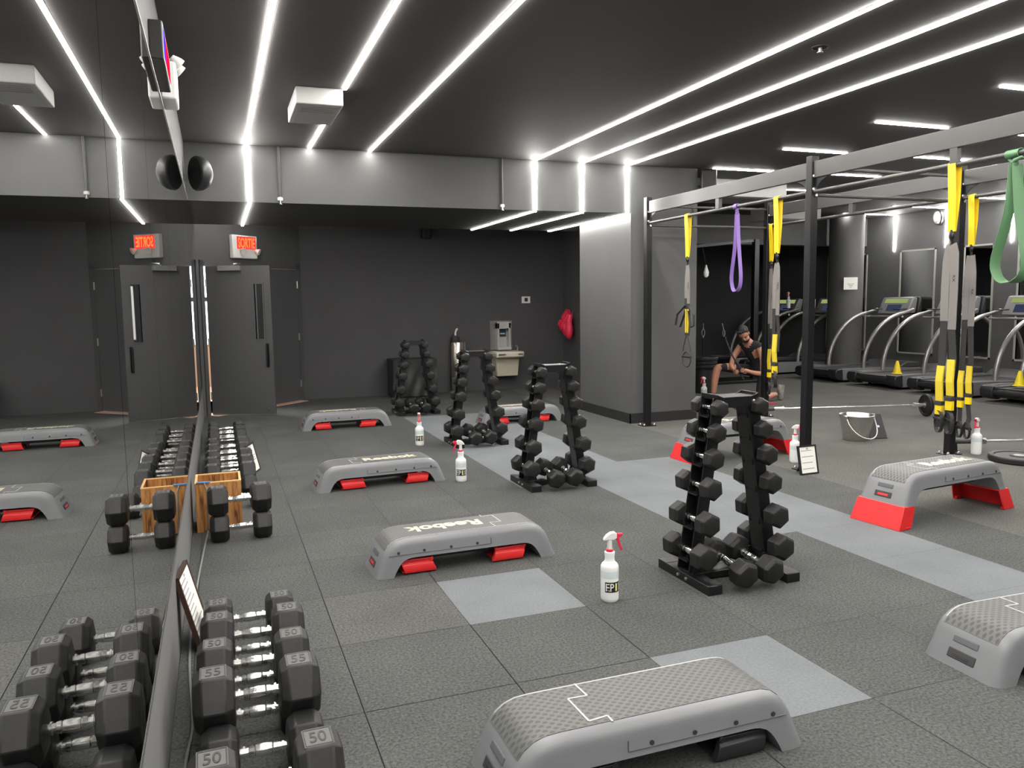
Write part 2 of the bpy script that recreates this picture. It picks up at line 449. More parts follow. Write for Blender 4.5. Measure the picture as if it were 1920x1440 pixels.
# hallway behind the door
hb = MB()
hb.prism([dg(-1.5, 0.13), dg(L + 1.5, 0.13), dg(L + 1.5, 3.2), dg(-1.5, 3.2)], (0, 0, -0.02), 0)
dbox(hb, -1.5, L + 1.5, 3.2, 3.3, 0, 0.80, 1); dbox(hb, -1.5, L + 1.5, 3.2, 3.3, 2.4, 3.0, 1)
dbox(hb, -1.6, -1.5, 0.13, 3.3, 0, 3.0, 2); dbox(hb, L + 1.5, L + 1.6, 0.13, 3.3, 0, 3.0, 2); dbox(hb, -1.5, L + 1.5, 0.13, 3.3, 2.9, 3.0, 1)
struct(hb.obj('wall_hallway', [hall_floor_m, tan_wall, mat('hall_white', (0.75, 0.76, 0.76), 0.7)], smooth=0))
th = MB(); dbox(th, J0 + 0.02, J1 - 0.02, -0.16, 0.16, 0.0, 0.006)
struct(th.obj('trim_threshold', hall_floor_m, smooth=0))
hw = MB(); dbox(hw, -1.5, L + 1.5, 3.22, 3.26, 0.80, 2.4, 0)
for k in range(9): dbox(hw, -1.5 + k * 0.6, -1.42 + k * 0.6, 3.17, 3.215, 0.80, 2.4, 1)
dbox(hw, -1.5, L + 1.5, 3.17, 3.215, 1.62, 1.7, 1)
struct(hw.obj('window_1', [day_glow, black_plastic], smooth=0))
hl = bpy.data.lights.new('hallway_light', 'AREA'); hl.energy = 150; hl.size = 1.6; hl.color = (1, 0.95, 0.9)
ho = bpy.data.objects.new('hallway_light', hl); COL.objects.link(ho); ho.location = dg(L / 2, 1.7, 2.85)

def door_leaf(name, hinge, ang, width, flip, label):
    """leaf in local x from the hinge; room side is local -y when flip = 1"""
    t = thing(name, label, 'door', hinge, ang)
    H = 2.085; s = flip
    b = MB(); x0, x1, z0, z1 = width - 0.235, width - 0.105, 1.06, 1.84
    y = (-0.022, 0.022)
    b.box(0.002, x0, *y, 0.012, H); b.box(x1, width, *y, 0.012, H); b.box(x0, x1, *y, 0.012, z0); b.box(x0, x1, *y, z1, H)
    b.obj('door_panel', door_paint, t, smooth=0)
    f = MB()
    for ys in (-0.03, 0.022):
        f.box(x0 - 0.012, x0 + 0.008, ys, ys + 0.008, z0 - 0.012, z1 + 0.012); f.box(x1 - 0.008, x1 + 0.012, ys, ys + 0.008, z0 - 0.012, z1 + 0.012)
        f.box(x0, x1, ys, ys + 0.008, z0 - 0.012, z0 + 0.008); f.box(x0, x1, ys, ys + 0.008, z1 - 0.008, z1 + 0.012)
    f.obj('vision_frame', door_paint, t, smooth=0)
    MB().box(x0 + 0.001, x1 - 0.001, -0.004, 0.004, z0 + 0.001, z1 - 0.001).obj('glass_slit', glass_pane, t, smooth=0)
    hx = width - 0.075
    hd = MB(); hd.tube([(hx, -0.022 * s, 0.99), (hx, -0.07 * s, 0.99), (hx, -0.07 * s, 0.69), (hx, -0.022 * s, 0.69)], 0.012, 8)
    hd.box(hx - 0.02, hx + 0.02, min(-0.022 * s, -0.03 * s), max(-0.022 * s, -0.03 * s), 0.67, 1.01)
    hd.obj('pull_handle', black_metal, t)
    for zz in (0.28, 1.03, 1.85):
        MB().tube([(0.0, -0.026 * s, zz - 0.055), (0.0, -0.026 * s, zz + 0.055)], 0.011, 8).obj('hinge', steel, t)
    return t
glass_pane = mat('door_glass_pane', (0.75, 0.78, 0.78), 0.05, trans=1.0)
hin = Vector((-0.137, 11.866, 0)) - dn * 0.045 + Vector((0, 0, 0))
lf = Vector((0.718, 11.53, 0)) - hin
lv = door_leaf('door_1', hin, math.atan2(lf.y, lf.x), 0.89, 1, 'dark grey door leaf swung open beside the mirror, under the exit sign')
cl = MB().box(0.19, 0.50, -0.085, -0.022, 2.015, 2.085)
cl.obj('door_closer', mat('closer_grey', (0.20, 0.20, 0.195), 0.45), lv, bevel=0.004)
MB().tube([(0.38, -0.05, 2.09), (0.50, -0.055, 2.115), (0.36, 0.10, 2.12)], 0.009, 6).obj('closer_arm', steel, lv)
MB().lathe([(0.012, 0), (0.014, 0.012), (0.006, 0.03)], 10, (0.80, -0.022, 0.09), rotq((1, 0, 0), PI / 2)).obj('door_stop', steel, lv)
hr = dg(J1 - 0.03, -0.0)
rl = Vector(dg(0)) - Vector(dg(1)); door_leaf('door_2', hr, math.atan2(rl.y, rl.x), 0.865, -1, 'dark grey closed door leaf with three hinges, behind the open leaf')

# mirror wall
XM = -0.212
ys_ = [-3.0, -1.64, -0.43, 0.78, 2.00, 3.24, 4.45, 5.66, 6.87, 8.08, 9.29, 10.2, 11.15]
names = ['whose near edge runs behind the closest dumbbells'] * 20
mlab = {4: 'tall frameless mirror panel on left wall, beside the nearest dumbbell heap', 5: 'tall frameless mirror panel on left wall, third from the camera, behind the leaning sign',
        6: 'tall frameless mirror panel on left wall, just before the wooden crate', 7: 'tall frameless mirror panel on left wall, behind the wooden crate',
        3: 'tall frameless mirror panel on left wall, cut by the left picture edge'}
for i in range(len(ys_) - 1):
    o = MB().box(XM - 0.006, XM, ys_[i] + 0.0028, ys_[i + 1] - 0.0028, 0.50, 2.60).obj('wall_mirror', mirror_mat, smooth=0)
    tag(o, mlab.get(i, 'tall frameless mirror panel on left wall, reaching from %.0f to %.0f metres down the room' % (ys_[i], ys_[i + 1])), 'mirror', 'mirror panels on the left wall')
    if i > 7: o['label'] = ('narrow mirror sliver on left wall, ' + ('beside the middle of the long dumbbell row' , 'beside the far end of the long dumbbell row', 'just before the open door', 'last one touching the door corner')[i - 8])
mb_ = MB().box(XW, XM - 0.006, -3, 11.15, 0.50, 2.60)
struct(mb_.obj('trim_mirrorback', mat('mirror_backing', (0.09, 0.09, 0.09), 0.7), smooth=0))
tr = MB().box(XW, XM + 0.004, -3, 11.15, 2.60, 2.606, 0); tr.box(XW, XM + 0.002, -3, 11.15, 0.492, 0.50, 1)
struct(tr.obj('trim_mirror', [trim_light, base_black], smooth=0))

# ------------------------------------------------------------------ LED lines
def led(path_boxes, label, name='led_strip_light', m=None, grp='LED light lines on the ceiling'):
    t = thing(name, label, 'light', path_boxes[0][0:6:2] and ((path_boxes[0][0] + path_boxes[0][1]) / 2, path_boxes[0][2], path_boxes[0][4]), 0, grp)
    o = Vector(t.location); d = MB(); h = MB()
    for (x0, x1, y0, y1, z0, z1, side) in path_boxes:
        d.box(x0 - o.x, x1 - o.x, y0 - o.y, y1 - o.y, z0 - o.z, z1 - o.z)
        k = 0.004
        if side == 'c': h.box(x0 - 0.002 - o.x, x1 + 0.002 - o.x, y0 - o.y, y1 - o.y, z1 - o.z, z1 + k - o.z)
        elif side == 'b': h.box(x0 - 0.002 - o.x, x1 + 0.002 - o.x, y0 - 0.004 - o.y, y0 - o.y, z0 - o.z, z1 - o.z)
        elif side == 'f': h.box(x0 - 0.004 - o.x, x1 + 0.004 - o.x, y1 - o.y, y1 + k - o.y, z0 - o.z, z1 - o.z)
        elif side == 'r': h.box(x1 - o.x, x1 + k - o.x, y0 - 0.004 - o.y, y1 + 0.004 - o.y, z0 - o.z, z1 - o.z)
    d.obj('diffuser', m or led_mat, t, smooth=0); h.obj('channel', trim_light, t, smooth=0)
    return t
W2 = 0.0145; ZL0, ZL1 = ZC - 0.010, ZC - 0.004
def run(x, y0, y1): return (x - W2, x + W2, y0, y1, ZL0, ZL1, 'c')
def down(x): return (x - W2, x + W2, YB - 0.012, YB - 0.004, ZS - 0.02, ZL1, 'f')
def under(x, y1): return (x - W2, x + W2, YB - 0.012, y1, ZS - 0.014, ZS - 0.006, 'c')
led([run(0.368, -3.2, YB - 0.02), down(0.375), under(0.38, YS), (0.38 - W2, 0.38 + W2, YS + 0.004, YS + 0.012, ZS + 0.02, 2.9, 'b'), run(0.38, YS + 0.03, 12.1)], 'long LED line nearest the mirror, bending down over the bulkhead towards the exit sign')  # unseen runs behind the bulkhead are added to light the wall above the doors
led([run(0.993, -3.2, 6.22)], 'long LED line ending at the white ceiling air conditioner')
led([run(0.993, 6.98, YB - 0.02)], 'short LED line from air conditioner to bulkhead')
led([run(1.621, -3.2, YB - 0.02)], 'straight LED line just right of the air conditioner, ending at the bulkhead edge')
for x, lb in ((3.53, 'leftmost'), (4.135, 'middle one'), (4.742, 'rightmost')):
    led([run(x, -3.2, YB - 0.02), down(x), under(x, 11.08)], 'long LED line bending down the bulkhead by the pillar, %s of three' % lb)
def bar(x0, x1, y, lb): led([(x0, x1, y - W2, y + W2, ZL0, ZL1, 'c')], lb, 'led_bar_light', led_short, 'short LED bars above the training rig')
for x0, x1, y, lb in ((5.90, 6.80, 8.55, 'short LED bar in the near column, farthest back, by the black wall speaker'), (5.90, 6.78, 7.25, 'short LED bar in the near column, second from the back'),
                      (5.85, 6.74, 5.90, 'short LED bar in the near column, third from the back, right of the middle post'), (5.82, 6.72, 4.62, 'short LED bar at the right picture edge, highest one'),
                      (7.45, 8.62, 9.90, 'short LED bar in the far column, farthest back'), (7.50, 8.55, 8.52, 'short LED bar in the far column, right behind the middle post top'),
                      (7.22, 8.64, 7.20, 'short LED bar in the far column, crossed by the rig stub'), (7.23, 8.6, 5.91, 'short LED bar in the far column, at the right picture edge'),
                      (5.82, 6.72, 3.3, 'short LED bar over the near rig bay, out of the frame'), (7.23, 8.6, 4.6, 'second short LED bar over the near rig bay, out of the frame'),
                      (7.23, 8.6, 3.3, 'third short LED bar over the near rig bay, out of the frame'), (5.82, 6.72, 1.9, 'short LED bar beside the camera, out of the frame'), (7.23, 8.6, 1.9, 'second short LED bar beside the camera, out of the frame')):
    bar(x0, x1, y, lb)
for y, lb in ((12.38, 'left of the first wall mirror'), (11.17, 'behind the bundled yellow straps'), (9.86, 'behind the green band'), (8.6, 'beyond the right picture edge'), (7.3, 'second beyond the right picture edge')):
    led([(11.55, XR - 0.006, y - W2, y + W2, ZL0, ZL1, 'c'), (XR - 0.012, XR - 0.004, y - W2, y + W2, 2.44, ZL0, 'r')], 'LED line running over ceiling then down right wall, ' + lb, 'led_wall_light', led_short, 'LED lines above the treadmills')

# ------------------------------------------------------------------ step decks
def arch(n=7):
    out = [(0.555, 0.0), (0.535, 0.05), (0.508, 0.118), (0.494, 0.145), (0.472, 0.172), (0.440, 0.195), (0.400, 0.207), (0.350, 0.210)]
    inn = [(0.452, 0.0), (0.440, 0.026), (0.422, 0.056), (0.408, 0.074), (0.390, 0.089), (0.365, 0.099), (0.345, 0.102), (0.320, 0.103)]
    mid_o = [(0.350 - 0.70 * k / 6, 0.210) for k in range(1, 6)]; mid_i = [(0.320 - 0.64 * k / 6, 0.103) for k in range(1, 6)]
    O = out + mid_o + [(-x, z) for x, z in reversed(out)]; I = inn + mid_i + [(-x, z) for x, z in reversed(inn)]
    return O, I
ARO, ARI = arch()
def normals(P):
    N = []
    for i in range(len(P)):
        a = P[max(0, i - 1)]; b = P[min(len(P) - 1, i + 1)]; tx, tz = b[0] - a[0], b[1] - a[1]; l = math.hypot(tx, tz)
        N.append((tz / l, -tx / l))          # outward (path runs right foot -> top -> left foot)
    return N
ARN = normals(ARO)
def deck_body(red_slot, wh=0.168):
    mb = MB(); n = len(ARO)
    prof = [(-1.0, 0.052), (-0.985, 0.034), (-0.95, 0.018), (-0.88, 0.006), (-0.79, 0.0), (0.79, 0.0), (0.88, 0.006), (0.95, 0.018), (0.985, 0.034), (1.0, 0.052)]
    k = len(prof); vs = []
    for i in range(n):
        x, z = ARO[i]; nx, nz = ARN[i]; w_ = wh * (1 + 0.10 * (1 - z / 0.21))
        for py, d in prof: vs.append((x - nx * d, py * w_, max(0.0, z - nz * d) if z > 0 else 0.0))
        xi, zi = ARI[i]; w2 = wh * (1 + 0.10 * (1 - zi / 0.21))
        vs.append((xi, w2, zi)); vs.append((xi, -w2, zi))
    q = k + 2; fs = []
    for i in range(n - 1):
        for j in range(q): fs.append((i * q + j, i * q + (j + 1) % q, (i + 1) * q + (j + 1) % q, (i + 1) * q + j))
    fs += [tuple(range(q - 1, -1, -1)), tuple((n - 1) * q + j for j in range(q))]
    return mb.add(vs, fs)
def on_arch(x, d=0.0):
    """point on the outer path at x (|x| < .52) moved outward by d"""
    P = ARO
    for i in range(len(P) - 1):
        if P[i][0] >= x >= P[i + 1][0]:
            t = (P[i][0] - x) / (P[i][0] - P[i + 1][0] + 1e-9)
            nx = ARN[i][0] * (1 - t) + ARN[i + 1][0] * t; nz = ARN[i][1] * (1 - t) + ARN[i + 1][1] * t
            return (x + nx * d, P[i][1] * (1 - t) + P[i + 1][1] * t + nz * d)
    return (x, 0)
def arch_sheet(mb, x0, x1, y0, y1, d0, d1, n=28, mi=0):
    vs = []
    for i in range(n + 1):
        x = x0 + (x1 - x0) * i / n
        for (y, d) in ((y0, d0), (y0, d1), (y1, d1), (y1, d0)):
            px, pz = on_arch(x, d); vs.append((px, y, pz))
    fs = [(0, 1, 2, 3), tuple(n * 4 + k for k in (3, 2, 1, 0))]
    for i in range(n):
        for k in range(4): fs.append((i * 4 + k, (i + 1) * 4 + k, (i + 1) * 4 + (k + 1) % 4, i * 4 + (k + 1) % 4))
    return mb.add(vs, fs, mi)
SEAM = [(-0.18, 0.135), (-0.174, 0.044), (-0.244, 0.048), (-0.24, -0.106), (-0.17, -0.097), (-0.171, -0.135)]
def make_deck(label, treads, legs, text=True, extended=False, loc=(0, 0, 0), rz=0.0):
    t = thing('step_platform', label, 'step platform', loc, rz, 'grey aerobic step platforms')
    lift = 0.15 if extended else 0.0
    P = []
    leg_m = red_plastic if legs == 'red' else black_plastic
    P.append(deck_body(legs).obj('deck_body', deck_grey, t, smooth=40))
    mat_ = MB(); arch_sheet(mat_, -0.492, 0.492, -0.128, 0.128, -0.004, 0.0022, 40)
    P.append(mat_.obj('tread_mat', treads, t, smooth=50))
    sm = MB()
    for a, b in zip(SEAM[:-1], SEAM[1:]): sm.bar((a[0], a[1], 0.2125), (b[0], b[1], 0.2125), 0.0075, 0.003)
    arch_sheet(sm, -0.475, 0.475, 0.1285, 0.1345, -0.003, 0.0025, 40)
    P.append(sm.obj('seam_line', deck_seam, t, smooth=0))
    for sy in (-1, 1):
        yy = sy * 0.1736
        g = [(-0.1365, yy - 0.0025, 0.160), (-0.1345, yy - 0.0025, 0.160), (-0.1345, yy - 0.0025, 0.1255), (0.475, yy - 0.0025, 0.1255), (0.475, yy - 0.0025, 0.1235), (-0.1365, yy - 0.0025, 0.1235)]
        P.append(MB().prism(g, (0, 0.005, 0)).obj('groove', deck_groove, t, smooth=0))
        for x in (-0.05, 0.11, 0.27, 0.42):
            P.append(MB().lathe([(0.0085, -0.003), (0.0085, 0.003)], 10, (x, sy * 0.1715, 0.136), rotq((1, 0, 0), PI / 2)).obj('bolt', deck_dark, t, smooth=0))
    # solid boxes for both end openings, recess shade put into their dark colour
    for sx in (-1, 1):
        q = rotq((0, 1, 0), -0.385 * sx)
        P.append(MB().obox((sx * 0.5325, 0, 0.052), (0.012, 0.130, 0.040), q).obj('end_slot_shade', deck_dark, t, smooth=0, bevel=0.004))
        P.append(MB().obox((sx * 0.5095, 0, 0.109), (0.012, 0.120, 0.028), q).obj('hand_slot_shade', deck_groove, t, smooth=0, bevel=0.004))
        P.append(MB().obox((sx * 0.5365, 0.0, 0.050), (0.008, 0.080, 0.016), q).obj('latch', leg_m, t, bevel=0.002))
    # legs: folded flat below the deck, or swung down under both ends
    if not extended:
        for x0, x1 in ((-0.345, -0.155), (0.205, 0.392)):
            lg = MB(); sh = 0.02 if x0 < 0 else -0.02
            for sy in (-1, 1):
                pf = [(0.146, 0.088), (0.157, 0.082), (0.155, 0.064), (0.164, 0.057), (0.171, 0.034), (0.166, 0.010), (0.150, 0.004), (0.140, 0.012), (0.140, 0.082)]
                n = len(pf); vs = []
                for xe in (x0, x1):
                    for yy, zz in pf: vs.append((xe + sh * (0.6 - 1.6 * zz / 0.086), sy * yy, zz))
                lg.add(vs, [tuple(range(n)), tuple(range(2 * n - 1, n - 1, -1))] + [(i, n + i, n + (i + 1) % n, (i + 1) % n) for i in range(n)])
                lg.box(x0 - sh, x1 - sh, min(sy * 0.15, sy * 0.162), max(sy * 0.15, sy * 0.162), 0.080, 0.086)
                xe = x1 - sh if x0 < 0 else x0 - sh
                lg.lathe([(0.012, -0.012), (0.012, 0.012)], 10, (xe, sy * 0.150, 0.078), rotq((1, 0, 0), PI / 2))
            lg.box(x0 - sh * .2, x1 - sh * .2, -0.15, 0.15, 0.006, 0.018)
            xi = (x1 - 0.004) if x0 < 0 else (x0 + 0.004)
            P.append(MB().lathe([(0.036, -0.01), (0.036, 0.01)], 16, (xi, 0, 0.046), rotq((0, 1, 0), PI / 2)).obj('leg_cap', deck_dark, t))
            P.append(lg.obj('leg', leg_m, t, bevel=0.004))
    else:
        for sx in (-1, 1):
            lg = MB(); z1, z0 = 0.152, 0.0; xo1, xo0 = 0.557, 0.618; xi1, xi0 = 0.448, 0.50; w1, w0 = 0.184, 0.198
            th = 0.012; Z = -0.15
            # outer panel, two flanges, short inner lips (open trough towards the middle)
            lg.prism([(sx * xo1, -w1, z1 + Z), (sx * xo0, -w0, z0 + Z), (sx * xo0, w0, z0 + Z), (sx * xo1, w1, z1 + Z)], (-sx * th, 0, 0))
            for sy in (-1, 1):
                lg.prism([(sx * (xo1 - 0.002), sy * w1, z1 + Z), (sx * (xo0 - 0.002), sy * w0, z0 + Z), (sx * xi0, sy * w0, z0 + Z), (sx * (xi0 - 0.02), sy * (w0 - 0.004), 0.05 + Z), (sx * xi1, sy * w1, z1 + Z)], (0, -sy * th, 0))
                lg.box(min(sx * xi0, sx * (xi0 + 0.05)), max(sx * xi0, sx * (xi0 + 0.05)), min(sy * w0, sy * (w0 - 0.035)), max(sy * w0, sy * (w0 - 0.035)), Z, Z + 0.02)
            lg.prism([(sx * (xo1 - 0.012), -w1, z1 + Z - 0.004), (sx * (xi1 + 0.002), -w1, z1 + Z - 0.004), (sx * (xi1 + 0.002), w1, z1 + Z - 0.004), (sx * (xo1 - 0.012), w1, z1 + Z - 0.004)], (0, 0, -0.01))
            P.append(lg.obj('leg', leg_m, t, bevel=0.004))
    P.append(MB().box(-0.30, 0.30, -0.10, 0.10, 0.062, 0.104).obj('under_rail', deck_dark, t, smooth=0, bevel=0.006))
    if text:
        tx = fit_text('Reebok', 0.465, 0.112, lambda x, y, z: (-0.130 + x, -0.056 + y, 0.2126 + z), 0.0012, offset=0.034)
        P.append(tx.obj('lettering', cream, t, smooth=0))
    if lift:
        for o in P: o.location.z = lift
    return t
make_deck('grey step platform with black legs in the foreground, lower centre of the photo', tread_light, 'black', False, False, (1.286, 2.26, 0), 0)
make_deck('grey step platform with folded red legs and upside-down lettering, beside the lone light tile', tread_dark, 'red', True, False, (1.315, 4.47, 0), PI + math.radians(1))
make_deck('grey step platform with upright cream lettering, next to the second spray bottle', tread_dark, 'red', True, False, (1.246, 6.69, 0), math.radians(3))
make_deck('farthest left grey step platform with folded red legs, in front of the doors', tread_dark, 'red', True, False, (1.467, 9.98, 0), PI)
make_deck('grey step platform half hidden behind the two middle dumbbell racks', tread_dark, 'red', True, False, (3.61, 9.45, 0), PI)
make_deck('grey step platform raised on red extended legs, at right in front of the post', tread_dark, 'red', True, True, (4.73, 4.12, 0), math.radians(6))
make_deck('grey step platform cut off by the right picture edge, black latch in its end', tread_light, 'black', False, False, (3.355, 2.275, 0), math.radians(-2))
make_deck('grey step platform raised on red legs, behind the nearest dumbbell rack', tread_dark, 'red', True, True, (4.71, 6.42, 0), math.radians(2))

# ------------------------------------------------------------------ dumbbells
def hexhead(mb, x0, x1, a, rot, sx):
    """hexagonal rubber head along x; a = width across flats; sx = side of the outer face"""
    R = a / math.sqrt(3)
    q = rotq((0, 1, 0), PI / 2)
    L_ = x1 - x0; c = 0.16 * a
    prof = [(R * 0.60, 0), (R * 0.80, 0.004), (R, c), (R, L_ - c), (R * 0.82, L_ - 0.004), (R * 0.62, L_)]
    vs = []
    for r, z in prof:
        for k in range(6):
            an = rot + PI / 3 * k; vs.append((x0 + z, r * math.cos(an), r * math.sin(an)))
    n = len(prof); fs = []
    for i in range(n - 1):
        for k in range(6):
            l = (k + 1) % 6; fs.append((i * 6 + k, i * 6 + l, (i + 1) * 6 + l, (i + 1) * 6 + k))
    fs += [(5, 4, 3, 2, 1, 0), tuple((n - 1) * 6 + k for k in range(6))]
    return mb.add(vs, fs)
def make_dumbbell(name, label, a, hl, sep, number=None, flat=True, hr=0.0145, bev=0.005):
    """axis along local x, origin at its centre"""
    t = thing(name, label, 'dumbbell')
    rot = 0.0 if flat else PI / 6
    for sx in (-1, 1):
        x0, x1 = sorted((sx * (sep / 2 - hl / 2), sx * (sep / 2 + hl / 2)))
        h = hexhead(MB(), x0, x1, a, rot, sx).obj('head', black_rubber, t, smooth=20, bevel=bev)
        if number:
            xc = (x0 + x1) / 2; z = a / 2 + 0.0004; wd, hh = hl * 0.36, a * 0.30
            nb = MB()
            nb.add([(xc - hl * 0.31, -a * 0.245, z), (xc + hl * 0.31, -a * 0.245, z), (xc + hl * 0.31, a * 0.245, z), (xc - hl * 0.31, a * 0.245, z)], [(0, 1, 2, 3)], 0)
            for e in ((-.28, -.22, .28, -.22), (.28, -.22, .28, .22), (.28, .22, -.28, .22), (-.28, .22, -.28, -.22)):
                nb.bar((xc + e[0] * hl, e[1] * a, z), (xc + e[2] * hl, e[3] * a, z), 0.0035, 0.0016, mi=1)
            fit_text(number, wd, hh, lambda x, y, zz: (xc - wd / 2 + x, -hh / 2 + y, z + 0.0006 + zz), 0.0006, 1, nb, 0.01)
            o = nb.obj('number', [rubber_number, black_rubber], t, smooth=0); o.parent = h
    i0 = sep / 2 - hl / 2 + 0.002
    pr = [(-i0, 1.0), (-i0 * 0.86, 1.0), (-i0 * 0.85, 1.35), (-i0 * 0.76, 1.35), (-i0 * 0.75, 0.95), (-i0 * 0.62, 0.95), (-i0 * 0.60, 1.15), (-i0 * 0.42, 1.25), (-i0 * 0.40, 1.0), (-i0 * 0.34, 1.22), (0, 1.34)]
    pr = pr + [(-x, r) for x, r in reversed(pr[:-1])]
    MB().lathe([(r * hr, x) for x, r in pr], 14, (0, 0, 0), rotq((0, 1, 0), PI / 2)).obj('handle', chrome, t, smooth=30)
    return t
H50 = make_dumbbell('dumbbell', 'x', 0.186, 0.128, 0.272, '50', hr=0.0165)
H55 = make_dumbbell('dumbbell', 'x', 0.194, 0.136, 0.278, '55', hr=0.0165)
H40 = make_dumbbell('dumbbell', 'x', 0.172, 0.120, 0.268, None, hr=0.016)
HS = make_dumbbell('dumbbell', 'x', 0.110, 0.088, 0.232, None, flat=False, hr=0.013, bev=0.004)
G1 = 'heavy hex dumbbells heaped along the mirror'; XD = 0.074
def rx(a): return (a, 0, 0)
near = [(H50, 3.77, 0.0932, 'hex dumbbell marked 50 on the floor, farthest of the heap beside the leaning sign'),
        (H40, 3.42, 0.0862, 'hex dumbbell on the floor, second lower one behind the leaning sign'),
        (H40, 3.135, 0.0862, 'hex dumbbell on the floor, middle lower one of the near heap'),
        (H40, 2.865, 0.0862, 'hex dumbbell on the floor, right under the one marked 55'),
        (H40, 2.60, 0.0862, 'hex dumbbell on the floor, with wide bare heads just in front of the heap'),
        (H40, 2.12, 0.0862, 'hex dumbbell on the floor, under the one cut by the bottom picture edge'),
        (H50, 3.278, 0.212, 'hex dumbbell lying on top of the near heap, farthest of its upper layer'),
        (H50, 3.005, 0.212, 'hex dumbbell marked 50 lying on top of the near heap, second nearest'),
        (H55, 2.735, 0.220, 'largest hex dumbbell marked 55, lying on top of the near heap'),
        (H50, 2.12, 0.2662, 'hex dumbbell with light top faces, cut by the bottom picture edge')]
used = set()
def put(proto, loc, rz, label, group, scale=1.0, rot=None):
    if proto not in used:
        used.add(proto); proto.location = loc; proto.rotation_euler = rot or (0, 0, rz); proto.scale = (scale,) * 3
        proto['label'] = label; proto['group'] = group; return proto
    return dup(proto, loc, rz, label, group, scale, rot)
for i, (pr, y, z, lb) in enumerate(near):
    put(pr, (XD + random.uniform(-.006, .006), y, z), random.uniform(-.02, .02), lb, G1)
put(H40, (0.088, 5.43, 0.0862), 0.0, 'hex dumbbell on the floor in front of the wooden crate, bottom of a pair', G1)
put(H50, (0.085, 5.45, 0.2660), 0.03, 'hex dumbbell stacked on another in front of the wooden crate, top of a pair', G1)
ORD = ['nearest the crate'] + [k + ' from the crate' for k in ('second', 'third', 'fourth', 'fifth', 'sixth', 'seventh', 'eighth', 'ninth', 'tenth')] + ['farthest from the crate']
lowy = [6.30 + 0.335 * k for k in range(11)]
for k, y in enumerate(lowy):
    put(H40, (0.05 + (0.05 if k == 0 else 0), y, 0.0862), 0.0, 'hex dumbbell on the floor in the long row, lower layer, ' + ORD[k], G1)
for k in (1, 2, 3, 4, 5, 7, 8, 9):
    y = lowy[k] + 0.1675
    put(H50 if k < 6 else H40, (0.045, y, 0.0862 + (0.072 if k < 6 else 0.058)), random.uniform(-.02, .02), 'hex dumbbell on top in the long row, upper layer, ' + ('nearest the crate', 'second from the crate', 'third from the crate', 'fourth from the crate', 'fifth from the crate', '', 'sixth from the crate', 'seventh from the crate', 'farthest from the crate')[k - 1], G1)

